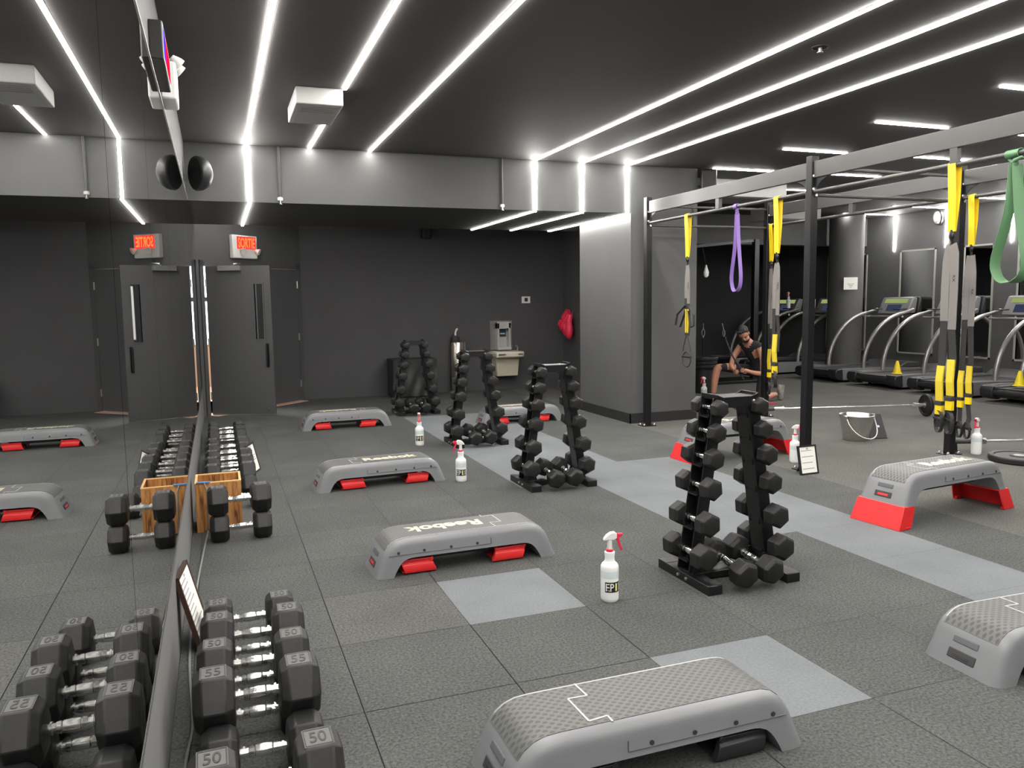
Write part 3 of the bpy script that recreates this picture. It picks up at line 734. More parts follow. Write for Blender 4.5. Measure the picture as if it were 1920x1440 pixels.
# ------------------------------------------------------------------ A-frame dumbbell racks
RLV = [(0.955, 0.80), (0.827, 0.86), (0.688, 0.94), (0.531, 1.02), (0.345, 1.12), (0.168, 1.20)]
def make_rack(label, loc):
    t = thing('dumbbell_rack', label, 'dumbbell rack', loc, 0, 'black A-frame dumbbell racks')
    for sx in (-1, 1):
        ft = MB().box(sx * 0.25 - 0.043, sx * 0.25 + 0.043, -0.25, 0.25, 0.0, 0.05)
        for yy in (-0.245, 0.165): ft.box(sx * 0.25 - 0.045, sx * 0.25 + 0.045, yy, yy + 0.08, 0.0495, 0.0525)
        f = ft.obj('foot', black_metal, t, bevel=0.004)
        bo = MB()
        for yy in (-0.04, 0.04): bo.lathe([(0.009, 0), (0.009, 0.006), (0.005, 0.009)], 8, (sx * 0.293, yy, 0.026), rotq((0, 1, 0), sx * PI / 2))
        bo.obj('bolt', steel, t).parent = f
        up = MB(); a = Vector((sx * 0.222, 0, 0.052)); b = Vector((sx * 0.078, 0, 1.0))
        d = (b - a).normalized(); n = Vector((0, 1, 0)).cross(d); n = n if n.x * sx > 0 else -n
        # channel section: web on the inside, two side cheeks outwards
        for yy, wy, off, th in ((0, 0.118, 0.0, 0.008), (-0.055, 0.008, 0.034, 0.07), (0.055, 0.008, 0.034, 0.07)):
            p0 = a + n * off + Vector((0, yy, 0)); p1 = b + n * off + Vector((0, yy, 0))
            vs = [p + n * (e * th / 2) + Vector((0, g * wy / 2, 0)) for p in (p0, p1) for e, g in ((-1, -1), (1, -1), (1, 1), (-1, 1))]
            up.add(vs, [(3, 2, 1, 0), (4, 5, 6, 7), (0, 1, 5, 4), (1, 2, 6, 5), (2, 3, 7, 6), (3, 0, 4, 7)])
        up.obj('upright', black_metal, t, smooth=0, bevel=0.003)
        for z, s_ in RLV:
            xu = sx * (0.222 + (z - 0.052) / 0.948 * (0.078 - 0.222)); cz = z - 0.022
            c = MB(); o = sx * 0.045
            c.box(min(xu, xu + sx * 0.085), max(xu, xu + sx * 0.085), -0.043, 0.043, cz - 0.03, cz - 0.022)
            for yy in (-0.043, 0.037):
                pts = [(xu, yy, cz - 0.045), (xu + sx * 0.07, yy, cz - 0.03), (xu + sx * 0.088, yy, cz + 0.012), (xu + sx * 0.076, yy, cz + 0.012), (xu + sx * 0.062, yy, cz - 0.014), (xu, yy, cz - 0.006)]
                c.prism(pts, (0, 0.006, 0))
            c.obj('cradle', black_metal, t, smooth=0)
        sh = MB().box(sx * 0.222 - 0.05, sx * 0.222 + 0.05, -0.075, 0.075, 0.05, 0.058)
        for yy in (-0.068, 0.06): sh.prism([(sx * 0.17, yy, 0.055), (sx * 0.272, yy, 0.055), (sx * 0.25, yy, 0.12), (sx * 0.19, yy, 0.12)], (0, 0.008, 0))
        sh.obj('shoe', black_metal, t, smooth=0, bevel=0.002)
    MB().box(-0.207, 0.207, -0.045, 0.045, 0.006, 0.046).obj('crossbar', black_metal, t, bevel=0.003)
    tp = MB()
    tp.prism([(-0.134, -0.075, 1.005), (0.134, -0.075, 1.005), (0.134, 0.075, 1.005), (-0.134, 0.075, 1.005)], (0, 0, 0.008))
    for sy in (-1, 1): tp.prism([(-0.134, sy * 0.075, 1.030), (-0.09, sy * 0.075, 1.013), (0.09, sy * 0.075, 1.013), (0.134, sy * 0.075, 1.030), (0.134, sy * 0.075, 0.93), (0.118, sy * 0.075, 0.905), (0.072, sy * 0.075, 0.955), (-0.072, sy * 0.075, 0.955), (-0.118, sy * 0.075, 0.905), (-0.134, sy * 0.075, 0.93)], (0, -sy * 0.007, 0))
    for sx in (-1, 1): tp.prism([(sx * 0.134, -0.075, 1.0), (sx * 0.134, 0.075, 1.0), (sx * 0.134, 0.075, 1.030), (sx * 0.134, -0.075, 1.030)], (-sx * 0.006, 0, 0))
    tp.obj('top_plate', black_metal, t, smooth=0, bevel=0.003)
    b2 = MB()
    for sx in (-1, 1): b2.lathe([(0.009, 0), (0.009, 0.006), (0.005, 0.009)], 8, (sx * 0.10, -0.075, 0.985), rotq((1, 0, 0), PI / 2))
    b2.obj('bolt', steel, t)
    return t
LV = ['top', 'second', 'third', 'fourth', 'fifth', 'lowest']
rack_spots = [((2.622, 3.622, 0), 'nearest rack'), ((2.612, 6.06, 0), 'second rack'), ((2.605, 8.17, 0), 'third rack'), ((2.565, 10.80, 0), 'farthest rack')]
RL = ['nearest black A-frame rack loaded with hex dumbbells, right of the near spray bottle', 'second nearest black A-frame dumbbell rack, standing on the blue-grey strip', 'third black A-frame dumbbell rack, in front of the beige fountain', 'farthest black A-frame dumbbell rack, in front of the tarp-covered box']
rk0 = None
for (loc, rn), lb in zip(rack_spots, RL):
    if rk0 is None: rk0 = make_rack(lb, loc)
    else: dup(rk0, loc, 0, lb)
    for side, sx in (('left', -1), ('right', 1)):
        for (z, s_), ln in zip(RLV, LV):
            xu = sx * (0.222 + (z - 0.052) / 0.948 * (0.078 - 0.222)) + sx * 0.046
            put(HS, (loc[0] + xu, loc[1] + random.uniform(-.004, .004), z), 0, 'small hex dumbbell on %s upright, %s level, of the %s' % (side, ln, rn), 'hex dumbbells on the A-frame racks', s_ * 0.985, (random.uniform(-.18, .18), 0, PI / 2))
    for k, (dx, rz) in enumerate(((-0.085, 0.0), (0.075, 0.05))):
        put(HS, (loc[0] + dx, loc[1] - 0.118, 0.053 + 0.0635 * 1.0 + 0.006), 0, '%s hex dumbbell lying across the base bar of the %s' % (('left', 'right')[k], rn), 'hex dumbbells lying under the A-frame racks', 1.22, (PI / 6 + 0.35, -0.16, PI / 2 + rz))

# ------------------------------------------------------------------ spray bottles
def make_bottle(label, loc, rz, lab=0.0, label_text=True, sc=1.0):
    """nozzle towards local +x; printed label facing local angle lab"""
    t = thing('spray_bottle', label, 'spray bottle', loc, rz, 'white spray bottles with red triggers'); t.scale = (sc,) * 3
    bd = MB().lathe([(0.041, 0), (0.0455, 0.006), (0.0465, 0.02), (0.0465, 0.172), (0.0455, 0.184), (0.040, 0.195), (0.030, 0.204), (0.026, 0.212), (0.0245, 0.226), (0.0265, 0.246), (0.0262, 0.256), (0.020, 0.258)], 28)
    bd.obj('bottle_body', bottle_white, t, smooth=50)
    MB().lathe([(0.0466, 0.125), (0.0468, 0.127), (0.0468, 0.160), (0.0466, 0.162)], 28).obj('fluid_band', bottle_fluid, t)
    MB().lathe([(0.0175, 0.257), (0.0185, 0.259), (0.0185, 0.270), (0.017, 0.272)], 20).obj('collar', spray_red, t)
    st = MB().lathe([(0.014, 0.27), (0.0125, 0.30), (0.0125, 0.325)], 14)
    # domed head: side outline extruded across
    pts = [(-0.034, 0.318), (-0.030, 0.330), (-0.016, 0.347), (0.004, 0.358), (0.026, 0.360), (0.036, 0.350), (0.036, 0.327), (0.020, 0.318), (0.0, 0.320)]
    st.prism([(x, -0.0135, z) for x, z in pts], (0, 0.027, 0))
    st.obj('spray_head', white_plastic, t, smooth=40, bevel=0.004)
    tg = MB(); tg.prism([(x, -0.007, z) for x, z in ((0.034, 0.352), (0.046, 0.350), (0.064, 0.341), (0.066, 0.332), (0.048, 0.328), (0.052, 0.315), (0.062, 0.285), (0.068, 0.262), (0.060, 0.258), (0.050, 0.282), (0.040, 0.312), (0.030, 0.322))], (0, 0.014, 0))
    tg.obj('trigger', spray_red, t, bevel=0.002)
    MB().lathe([(0.009, 0), (0.009, 0.014), (0.005, 0.018)], 10, (0.050, 0, 0.343), rotq((0, 1, 0), PI / 2)).obj('nozzle', spray_red, t)
    if label_text:
        R_ = 0.0471; z0, z1 = 0.054, 0.108; a0, a1 = lab - 1.05, lab + 1.05
        lb = MB(); n = 16; vs = []
        for i in range(n + 1):
            a = a0 + (a1 - a0) * i / n
            vs += [(R_ * math.cos(a), R_ * math.sin(a), z0), (R_ * math.cos(a), R_ * math.sin(a), z1)]
        lb.add(vs, [(2 * i, 2 * i + 2, 2 * i + 3, 2 * i + 1) for i in range(n)])
        o = lb.obj('label_band', label_black, t, smooth=30)
        # a word bent round the bottle: white letters, the third one yellow
        mbt = MB(); wid = (a1 - a0) * R_ * 0.94; cw = wid / 4.0; h_ = z1 - z0
        for i, ch in enumerate('EP1X'):
            ww = cw * (0.48 if ch == '1' else 0.84)
            def bend(x, y, z, i=i, ww=ww):
                s_ = -wid / 2 + i * cw + (cw - ww) / 2 + x; a = lab + s_ / R_
                r_ = R_ + 0.0006 + z; return (r_ * math.cos(a), r_ * math.sin(a), z0 + h_ * 0.13 + y)
            fit_text(ch, ww, h_ * 0.74, bend, 0.0, 1 if ch == '1' else 0, mbt, 0.0 if ch == '1' else 0.006)
        mbt.obj('lettering', [label_white, label_yellow], t, smooth=0).parent = o
    return t
R_ = math.radians
make_bottle('white spray bottle with red trigger pointing right, nearest the camera', (1.835, 3.53, 0), R_(-8), R_(-79))
make_bottle('white spray bottle with red trigger pointing left, beside the second step platform', (1.92, 6.46, 0), R_(170), R_(-105 + 190))
make_bottle('white spray bottle with its trigger facing the camera, near the far step platform', (2.005, 8.30, 0), R_(-104), R_(0))
make_bottle('white spray bottle with red trigger, beside the middle post and sign', (5.03, 5.93, 0), R_(-60), 0, False)
make_bottle('white spray bottle with red trigger pointing left, behind the raised step at right', (6.87, 5.53, 0), R_(200), 0, False)
make_bottle('white spray bottle on the floor beside the pillar, behind the nearest rack', (6.93, 10.22, 0), R_(190), 0, False)

# ------------------------------------------------------------------ crate, signs, cable
crate_plain = wood('crate_pine_plain', (0.34, 0.145, 0.04), (0.50, 0.23, 0.075), (0.56, 0.28, 0.10))
t = thing('wooden_crate', 'slatted pine crate with oval handle holes, standing against the mirror', 'crate', (-0.045, 5.84, 0))
cw, cdp, ch = 0.148, 0.155, 0.335
def crate_end(y):
    m = MB(); y0, y1 = y - 0.008, y + 0.008
    hz0, hz1, hx = 0.235, 0.275, 0.052
    m.box(-cw, cw, y0, y1, 0.01, hz0); m.box(-cw, cw, y0, y1, hz1, ch)
    # rounded ends of the hand hole
    for sx in (-1, 1):
        arc = [(sx * (hx - 0.02 + 0.02 * math.cos(a)), y0, 0.255 + 0.02 * math.sin(a)) for a in [(-PI / 2 + PI * k / 8) for k in range(9)]]
        m.prism(arc + [(sx * cw, y0, hz1), (sx * cw, y0, hz0)], (0, 0.016, 0))
    return m
crate_end(-cdp + 0.008).obj('end_panel', crate_plain, t, smooth=0); crate_end(cdp - 0.008).obj('end_panel', crate_wood, t, smooth=0)
for sx in (-1, 1):
    m = MB()
    for k in range(3): m.box(min(sx * (cw - 0.012), sx * cw), max(sx * (cw - 0.012), sx * cw), -cdp + 0.016, cdp - 0.016, 0.012 + k * 0.11, 0.012 + k * 0.11 + 0.104)
    m.obj('side_slats', crate_wood, t, smooth=0)
for sx in (-1, 1): MB().box(min(sx * cw, sx * (cw - 0.052)), max(sx * cw, sx * (cw - 0.052)), -cdp - 0.009, -cdp - 0.0005, 0.0, ch - 0.002).obj('corner_post', crate_wood, t, smooth=0)
MB().box(-cw + 0.012, cw - 0.012, -cdp + 0.016, cdp - 0.016, 0.0, 0.014).obj('bottom_board', crate_wood, t, smooth=0)
rim = MB(); rim.box(-cw - 0.002, cw + 0.002, -cdp - 0.002, -cdp + 0.018, ch, ch + 0.007); rim.box(-cw - 0.002, cw + 0.002, cdp - 0.018, cdp + 0.002, ch, ch + 0.007)
rim.box(-cw - 0.002, -cw + 0.013, -cdp + 0.018, cdp - 0.018, ch, ch + 0.007); rim.box(cw - 0.013, cw + 0.002, -cdp + 0.018, cdp - 0.018, ch, ch + 0.007)
rim.obj('rim', crate_light, t, smooth=0)

def sign_board(name, label, loc, rz, w_, h_, tilt, frame_m=black_plastic, lines=9, kick=True):
    """paper in a frame leaning back; face towards local -y"""
    t = thing(name, label, 'sign', loc, rz, 'workout instruction signs')
    q = rotq((1, 0, 0), -tilt)
    def P(x, y, z): return q @ Vector((x, y, z))
    def bx(m, x0, x1, y0, y1, z0, z1, mi=0):
        vs = [P(x, y, z) for z in (z0, z1) for y in (y0, y1) for x in (x0, x1)]
        m.add(vs, [(0, 2, 3, 1), (4, 5, 7, 6), (0, 1, 5, 4), (2, 6, 7, 3), (0, 4, 6, 2), (1, 3, 7, 5)], mi)
    fr = MB(); bx(fr, -w_ / 2, w_ / 2, 0, 0.014, 0, h_)
    for a in ((-w_ / 2, -w_ / 2 + 0.014, 0, h_), (w_ / 2 - 0.014, w_ / 2, 0, h_), (-w_ / 2, w_ / 2, 0, 0.014), (-w_ / 2, w_ / 2, h_ - 0.014, h_)): bx(fr, a[0], a[1], -0.006, 0, a[2], a[3])
    fr.obj('frame', frame_m, t, smooth=0)
    pp = MB(); bx(pp, -w_ / 2 + 0.014, w_ / 2 - 0.014, -0.002, 0, 0.014, h_ - 0.014); pp.obj('paper', paper, t, smooth=0)
    ln = MB(); rnd = random.Random(len(label))
    for k in range(lines):
        z = h_ - 0.05 - k * (h_ - 0.08) / max(1, lines - 1) * 0.9; x1 = -w_ / 2 + 0.03 + (w_ - 0.06) * rnd.uniform(0.45, 0.95)
        bx(ln, -w_ / 2 + 0.03, x1, -0.0028, -0.002, z, z + 0.007)
    bx(ln, -0.012, 0.012, -0.0028, -0.002, h_ - 0.038, h_ - 0.024)
    ln.obj('print_lines', ink, t, smooth=0)
    if kick:
        st = MB(); a = P(0, 0.014, h_ * 0.6); b = Vector((0, a.y + h_ * 0.32, 0.006)); st.bar(a, b, 0.07, 0.006, (0, 1, 0.4)); st.obj('stand', frame_m, t, smooth=0)
    return t
sign_board('sign_board', 'framed white sheet leaning on the mirror base, beside the nearest dumbbell heap', (-0.118, 3.80, 0.0), R_(84), 0.27, 0.36, 0.25, frame_wood, 11, False)
sign_board('sign_board', 'white instruction sheet leaning on the far end of the long dumbbell row', (0.285, 7.60, 0.0), R_(72), 0.22, 0.27, 0.24, black_plastic, 9, False)
sign_board('sign_board', 'black framed white sign standing on the floor before the middle post', (4.80, 5.46, 0.0), R_(2), 0.20, 0.255, 0.20, black_plastic, 4, True)

cb = MB()
pts = [(-0.135, 5.55, 0.33), (-0.120, 5.60, 0.315), (-0.118, 5.655, 0.2), (-0.12, 5.655, 0.05), (-0.128, 5.62, 0.006), (-0.150, 5.16, 0.006), (-0.178, 4.40, 0.006), (-0.186, 3.9, 0.006), (-0.180, 3.48, 0.006), (-0.156, 3.02, 0.006), (-0.170, 2.77, 0.006), (-0.185, 2.3, 0.006)]
def smooth_path(P, n=6):
    P = [Vector(p) for p in P]; out = []
    for i in range(len(P) - 1):
        a = P[max(0, i - 1)]; b = P[i]; c = P[i + 1]; d = P[min(len(P) - 1, i + 2)]
        for k in range(n):
            t_ = k / n
            out.append(0.5 * ((2 * b) + (c - a) * t_ + (2 * a - 5 * b + 4 * c - d) * t_ * t_ + (3 * b - a - 3 * c + d) * t_ ** 3))
    out.append(P[-1]); return out
t = thing('power_cable', 'thin grey cable running from the crate along the mirror base', 'cable', (0, 0, 0))
cb.tube(smooth_path(pts[2:], 5), 0.0055, 7).obj('cord', cable_grey, t)
MB().tube([(-0.118, 5.655, 0.19), (-0.120, 5.66, 0.30), (-0.135, 5.672, 0.345)], 0.0055, 7).obj('cord_end', cable_grey, t)
o = MB().box(-0.185, -0.095, 5.668, 5.684, 0.3425, 0.352).obj('tape_strip', blue_tape, None, bevel=0.003)
tag(o, 'short blue tape strip on the front rim of the wooden crate', 'tape')

# ------------------------------------------------------------------ training rig
XA, XB = 4.90, 6.645; PY = [8.43, 5.64, 2.85]
rig = thing('training_rig', 'black steel training rig with pull-up bars, right half of the room', 'training rig', (XA, 5.64, 0))
def RP(x, y, z): return (x - XA, y - 5.64, z)
for x in (XA, XB):
    for y in PY:
        p = MB(); a = RP(x, y, 0)
        p.box(a[0] - .0375, a[0] + .0375, a[1] - .0375, a[1] + .0375, 0.008, 2.755)
        po = p.obj('post', rig_metal, rig, smooth=0, bevel=0.006)
        bp = MB().box(a[0] - .09, a[0] + .09, a[1] - .07, a[1] + .07, 0, 0.008); bp.obj('base_plate', rig_metal, rig, smooth=0).parent = po
        bo = MB()
        for sx in (-1, 1):
            for sy in (-1, 1): bo.lathe([(0.014, 0.008), (0.014, 0.02), (0.008, 0.03)], 8, (a[0] + sx * 0.068, a[1] + sy * 0.048, 0))
        for zz in (2.70, 2.58, 2.47, 2.42):
            bo.lathe([(0.016, 0), (0.016, 0.005), (0.011, 0.012)], 10, (a[0] + 0.012 * (1 if zz in (2.70, 2.42) else -1), a[1] - 0.0375, zz), rotq((1, 0, 0), PI / 2))
        bo.obj('bolts', bright_steel, rig).parent = po
for x in (XA, XB):
    for y1, y0 in ((PY[0], PY[1]), (PY[1], PY[2])):
        a, b = RP(x, y0 + .0375, 2.63), RP(x, y1 - .0375, 2.63)
        MB().box(a[0] - .02, a[0] + .02, a[1], b[1], 2.565, 2.705).obj('top_beam', rig_grey, rig, smooth=0, bevel=0.004)
        MB().tube([RP(x, y0 + .0375, 2.45), RP(x, y1 - .0375, 2.45)], 0.0175, 12).obj('pull_up_bar', rig_grey, rig)
        m_ = (y0 + y1) / 2 - 0.03; c = RP(x, m_, 0); MB().box(c[0] - .02, c[0] + .02, c[1] - .03, c[1] + .03, 2.46, 2.565).obj('stub', rig_grey, rig, smooth=0)
        gs = MB()
        for ye, sg in ((y0, 1), (y1, -1)):
            c = RP(x, ye + sg * .0375, 0); pts = [(c[0] - .004, c[1], 2.565), (c[0] - .004, c[1] + sg * 0.16, 2.565)]
            pts += [(c[0] - .004, c[1] + sg * (0.16 - 0.15 * math.sin(k * PI / 12)), 2.565 - 0.16 + 0.15 * math.cos(k * PI / 12)) for k in range(1, 6)] + [(c[0] - .004, c[1], 2.40)]
            gs.prism(pts, (0.008, 0, 0))
        gs.obj('gusset', rig_metal, rig, smooth=0)
for y in PY:
    for zz in (2.655, 2.425):
        MB().tube([RP(XA + .0375, y, zz), RP(XB - .0375, y, zz)], 0.0155, 10).obj('cross_bar', rig_grey, rig)
MB().tube([RP(XA + 0.62, PY[0], 2.655), RP(XA + 0.62, PY[0], 2.425)], 0.012, 8).obj('stub', rig_metal, rig)

# suspension trainers
def loop_over(mb, x, y, z0, z1, w_, spread, mi=0, bulge=0.01):
    """strap loop over a bar at height z0, both strands meeting at z1"""
    r = 0.0215; P = [(x - 0.004, y, z1), (x - 0.012, y, z1 + (z0 - z1) * 0.5), (x - r, y + spread * .2, z0)]
    P += [(x - r * math.cos(a), y + spread * .3, z0 + r * math.sin(a)) for a in (PI * .25, PI * .5, PI * .75)]
    P += [(x + r, y - spread * .3, z0), (x + 0.014, y - spread * .4, z1 + (z0 - z1) * 0.5), (x + 0.004, y, z1)]
    return mb.ribbon(P, w_, 0.004, (0, 1, 0), False, mi)
def trx(label, x, y, zb, zy, zg0, zg1, zh, style):
    """x,y: bar point; zb bar height; zy foot of the yellow anchor; zg0-zg1 grey padded strap; zh lowest handle"""
    t = thing('suspension_trainer', label, 'suspension trainer', (x, y, zb), 0, 'yellow and black suspension trainers')
    O = Vector((x, y, zb))
    def bld(mb, name, m, par=t, **k):
        mb.v = [tuple(Vector(v) - O) for v in mb.v]; return mb.obj(name, m, par, **k)
    bld(loop_over(MB(), x, y, zb, zy, 0.062, 0.03), 'anchor_loop', strap_yellow)
    k = MB(); k.tube([(x, y, zy + 0.01), (x - 0.008, y, zy - 0.03), (x + 0.006, y, zy - 0.07), (x, y, zy - 0.10)], 0.011, 8); k.ball((x, y, zy - 0.03), (0.016, 0.02, 0.03))
    bld(k, 'carabiner', black_metal)
    bw = 0.066 if style == 'bundle' else 0.048
    for i, dy in enumerate((-bw * .55, bw * .55)):
        a = MB().ribbon([(x - 0.006 + .012 * i, y + dy * .4, zy - 0.09), (x - 0.006 + .012 * i, y + dy, zg0 - 0.06 * i), (x, y + dy, (zg0 + zg1) / 2), (x, y + dy * 0.9, zg1 + 0.06 * i)], bw, 0.006, (0, 1, 0.0))
        o = bld(a, 'webbing', strap_grey)
        if i == 0:
            zt = zg0 - 0.13
            fit_text('TRX', 0.075, 0.022, lambda u, v, ww: (x - 0.0045 - 0.001, y + dy + 0.011 - v, zt - u), 0.0, 0, (lt := MB()), 0.02)
            bld(lt, 'lettering', label_black, t, smooth=0).parent = o
        b = MB().ribbon([(x, y + dy * 0.9, zg1 + 0.06 * i), (x + 0.01, y + dy * 1.3, (zg1 + zh) / 2 + 0.15), (x, y + dy * 1.1, (zg1 + zh) / 2)], bw * .9, 0.005, (0, 1, 0)); bld(b, 'lower_strap', strap_black)
    zm = (zg1 + zh) / 2
    if style == 'spread':
        for i, s_ in enumerate((1, -1)):
            cx = y + s_ * 0.075
            c = MB().ribbon([(x, y + s_ * 0.03, zg1 - 0.02), (x - 0.02, cx + s_ * 0.09, zg1 - 0.12), (x - 0.03, cx + s_ * 0.11, zg1 - 0.24), (x - 0.02, cx + s_ * 0.03, zg1 - 0.26), (x, y + s_ * 0.03, zg1 - 0.08)], 0.030, 0.004, (1, 0.2, 0)); bld(c, 'foot_cradle', strap_black)
        for i, s_ in enumerate((1, -1)):
            bld(MB().ribbon([(x, y + s_ * 0.022, zg1 - 0.06), (x, y + s_ * 0.02, zm + 0.03)], 0.022, 0.010, (0, 1, 0)), 'buckle_strap', handle_yellow)
        h = MB(); h.tube([(x, y, zm + 0.02), (x, y + 0.06, zm - 0.12), (x, y + 0.075, zm - 0.18)], 0.006, 6); h.tube([(x, y, zm + 0.02), (x, y - 0.06, zm - 0.12), (x, y - 0.075, zm - 0.18)], 0.006, 6)
        ring = [(x, y + 0.08 * math.sin(a), zh + 0.085 + 0.085 * math.cos(a)) for a in [2 * PI * k_ / 14 for k_ in range(14)]]
        h.tube(ring, 0.007, 6, True); bld(h, 'foot_loop', strap_black)
        bld(MB().tube([(x, y + 0.085, zh + 0.115), (x, y - 0.085, zh + 0.115)], 0.013, 8), 'grip', black_rubber)
    else:
        yy = y + (0.0 if style == 'single' else 0.02)
        n = 1 if style == 'single' else 2
        for i in range(n):
            dy = 0 if n == 1 else (-0.042, 0.042)[i]
            bld(MB().ribbon([(x, y + dy, zm + 0.16 - .05 * i), (x - 0.01, y + dy * 1.05, zm), (x, y + dy * 1.05, zm - 0.10 - .05 * i)], 0.058, 0.016, (0, 1, 0)), 'buckle_strap', handle_yellow, smooth=0, bevel=0.003)
            o = bld(MB().box(x - 0.014, x + 0.014, y + dy - 0.028, y + dy + 0.028, zm - 0.205 - .04 * i, zm - 0.135 - .04 * i), 'keeper_tag', strap_yellow, bevel=0.003)
            bld(MB().box(x - 0.02, x + 0.02, y + dy - 0.031, y + dy + 0.031, zm - 0.135 - .04 * i, zm - 0.105 - .04 * i), 'keeper_loop', strap_black, bevel=0.003)
            bld(MB().ribbon([(x, y + dy, zm - 0.20), (x + 0.012, y + dy * 1.2, zm - 0.34), (x, y + dy, zh + 0.12)], 0.045, 0.006, (0, 1, 0)), 'foot_strap', strap_black)
            h = MB(); cz = zh + 0.08
            ring = [(x + 0.075 * math.sin(a) * 0.5, y + dy + 0.062 * math.sin(a), cz + 0.08 * math.cos(a)) for a in [2 * PI * k_ / 14 for k_ in range(14)]]
            h.ribbon(ring, 0.03, 0.005, (1, 0, 0), True); bld(h, 'foot_loop', strap_black)
            bld(MB().tube([(x - 0.03, y + dy - 0.06, cz + 0.02), (x + 0.03, y + dy + 0.06, cz + 0.02)], 0.016, 10), 'grip', black_rubber)
    return t
trx('yellow and black suspension straps hanging at the left end of the rig, before the pillar', XA, 7.57, 2.45, 2.0, 1.86, 1.49, 0.785, 'spread')
trx('yellow and black suspension straps on the front rig bar, right of the kneeling person', XA, 6.08, 2.45, 1.95, 1.82, 1.38, 0.70, 'single')
trx('yellow and black suspension straps on the rear rig post, beside the kneeling person', XB, 8.35, 2.45, 2.0, 1.75, 1.15, 0.30, 'single')
trx('bundled yellow and black suspension straps on the front bar, before the right post', XA, 4.215, 2.45, 1.99, 1.84, 1.30, 0.55, 'bundle')
trx('yellow and black suspension straps on the rear bar, hanging down the right post', XB, 5.50, 2.45, 2.0, 1.75, 1.25, 0.18, 'bundle')
def hang_band(name, label, m, x, y, zb, zl, wd, hw):
    t = thing(name, label, 'resistance band', (x, y, zb))
    b = MB(); r = 0.022; z0 = -0.07
    P = [(0, hw * 0.10, z0), (-0.006, hw * 0.25, zl * 0.45), (-0.004, hw * 0.95, zl * 0.80), (0, hw * 0.86, zl * 0.93), (0, hw * 0.45, zl * 0.99), (0, 0, zl), (0, -hw * 0.45, zl * 0.985), (0, -hw * 0.86, zl * 0.93), (0.004, -hw * 0.9, zl * 0.80), (0.006, -hw * 0.35, zl * 0.45), (0, -hw * 0.10, z0)]
    b.ribbon(smooth_path(P, 4), wd, 0.005, (0.8, -0.6, 0)).obj('band_loop', m, t, smooth=50)
    k = MB(); ring = [(r * math.cos(a), 0.02 * math.sin(a * .5), r * math.sin(a)) for a in [2 * PI * q / 12 for q in range(12)]]
    k.ribbon(ring, wd * 1.5, 0.006, (0, 1, 0), True)
    k.tube([(0.012, wd * .9, -0.03), (0, wd * .3, -0.055), (-0.02, -wd * .2, -0.045), (-0.012, -wd * .9, -0.03)], [wd * .15, wd * .22, wd * .22, wd * .15], 8); k.ball((0, 0, -0.06), (0.02, wd * .32, 0.03))
    k.obj('knot', m, t, smooth=50)
    return t
hang_band('resistance_band', 'purple resistance band looped over the front rig bar', band_purple, XA, 6.69, 2.45, -0.84, 0.036, 0.075)
hang_band('resistance_band', 'green resistance band looped over the front rig bar, right picture edge', band_green, XA, 3.76, 2.45, -0.83, 0.062, 0.11)

# ------------------------------------------------------------------ barbells, plates, bucket
def plate_prof(r, th): return [(0.026, -th / 2), (r * 0.30, -th / 2), (r * 0.33, -th * .34), (r * 0.78, -th * .34), (r * 0.82, -th / 2), (r - 0.008, -th / 2), (r, -th * .3), (r, th * .3), (r - 0.008, th / 2), (r * 0.82, th / 2), (r * 0.78, th * .34), (r * 0.33, th * .34), (r * 0.30, th / 2), (0.026, th / 2)]
a = Vector((6.28, 8.20, 0.145)); b = Vector((8.50, 7.56, 0.145)); d = (b - a).normalized(); q = Vector((0, 0, 1)).rotation_difference(d)
t = thing('barbell', 'silver barbell on the floor behind the bucket, small black plate on its end', 'barbell', a)
Ls = (b - a).length
MB().lathe([(0.014, 0.38), (0.014, Ls - 0.18)], 12, (0, 0, 0), q).obj('shaft', bright_steel, t)
MB().lathe([(0.026, 0.0), (0.026, 0.28)], 14, (0, 0, 0), q).obj('sleeve', tread_body, t)
MB().lathe([(0.026, 0.28), (0.026, 0.38), (0.036, 0.382), (0.036, 0.40), (0.02, 0.41)], 14, (0, 0, 0), q).obj('collar', bright_steel, t)
MB().lathe([(0.02, Ls - 0.20), (0.036, Ls - 0.19), (0.036, Ls - 0.165), (0.026, Ls - 0.16), (0.026, Ls + 0.20)], 14, (0, 0, 0), q).obj('sleeve', bright_steel, t)
for pos, lb in ((Ls - 0.02, 'small black weight plate on the right end of the silver barbell'), (0.12, 'small black weight plate on the left barbell end, behind the nearest rack')):
    tp_ = thing('weight_plate', lb, 'weight plate', a + d * pos, 0, 'black weight plates')
    MB().lathe(plate_prof(0.143, 0.045), 32, (0, 0, 0), q).obj('plate', black_rubber, tp_)
    MB().lathe([(0.0262, -0.026), (0.034, -0.026), (0.034, 0.026), (0.0262, 0.026)], 18, (0, 0, 0), q).obj('hub_ring', steel, tp_)
a = Vector((6.80, 5.72, 0.10)); b = Vector((9.2, 4.84, 0.10)); d = (b - a).normalized(); q = Vector((0, 0, 1)).rotation_difference(d); Ls = (b - a).length
t = thing('barbell', 'black sleeved barbell on the floor behind the right spray bottle', 'barbell', a)
MB().lathe([(0.0255, 0), (0.0255, 0.20)], 14, (0, 0, 0), q).obj('sleeve', tread_body, t)
MB().lathe([(0.027, 0.19), (0.04, 0.20), (0.04, 0.235), (0.03, 0.25), (0.03, 0.31), (0.018, 0.32)], 14, (0, 0, 0), q).obj('collar', steel, t)
MB().lathe([(0.014, 0.31), (0.014, Ls)], 12, (0, 0, 0), q).obj('shaft', bright_steel, t)
MB().lathe([(0.012, -0.02), (0.024, -0.014), (0.024, 0.0), (0.02, 0.0)], 12, (0, 0, 0), q).obj('end_cap', steel, t)
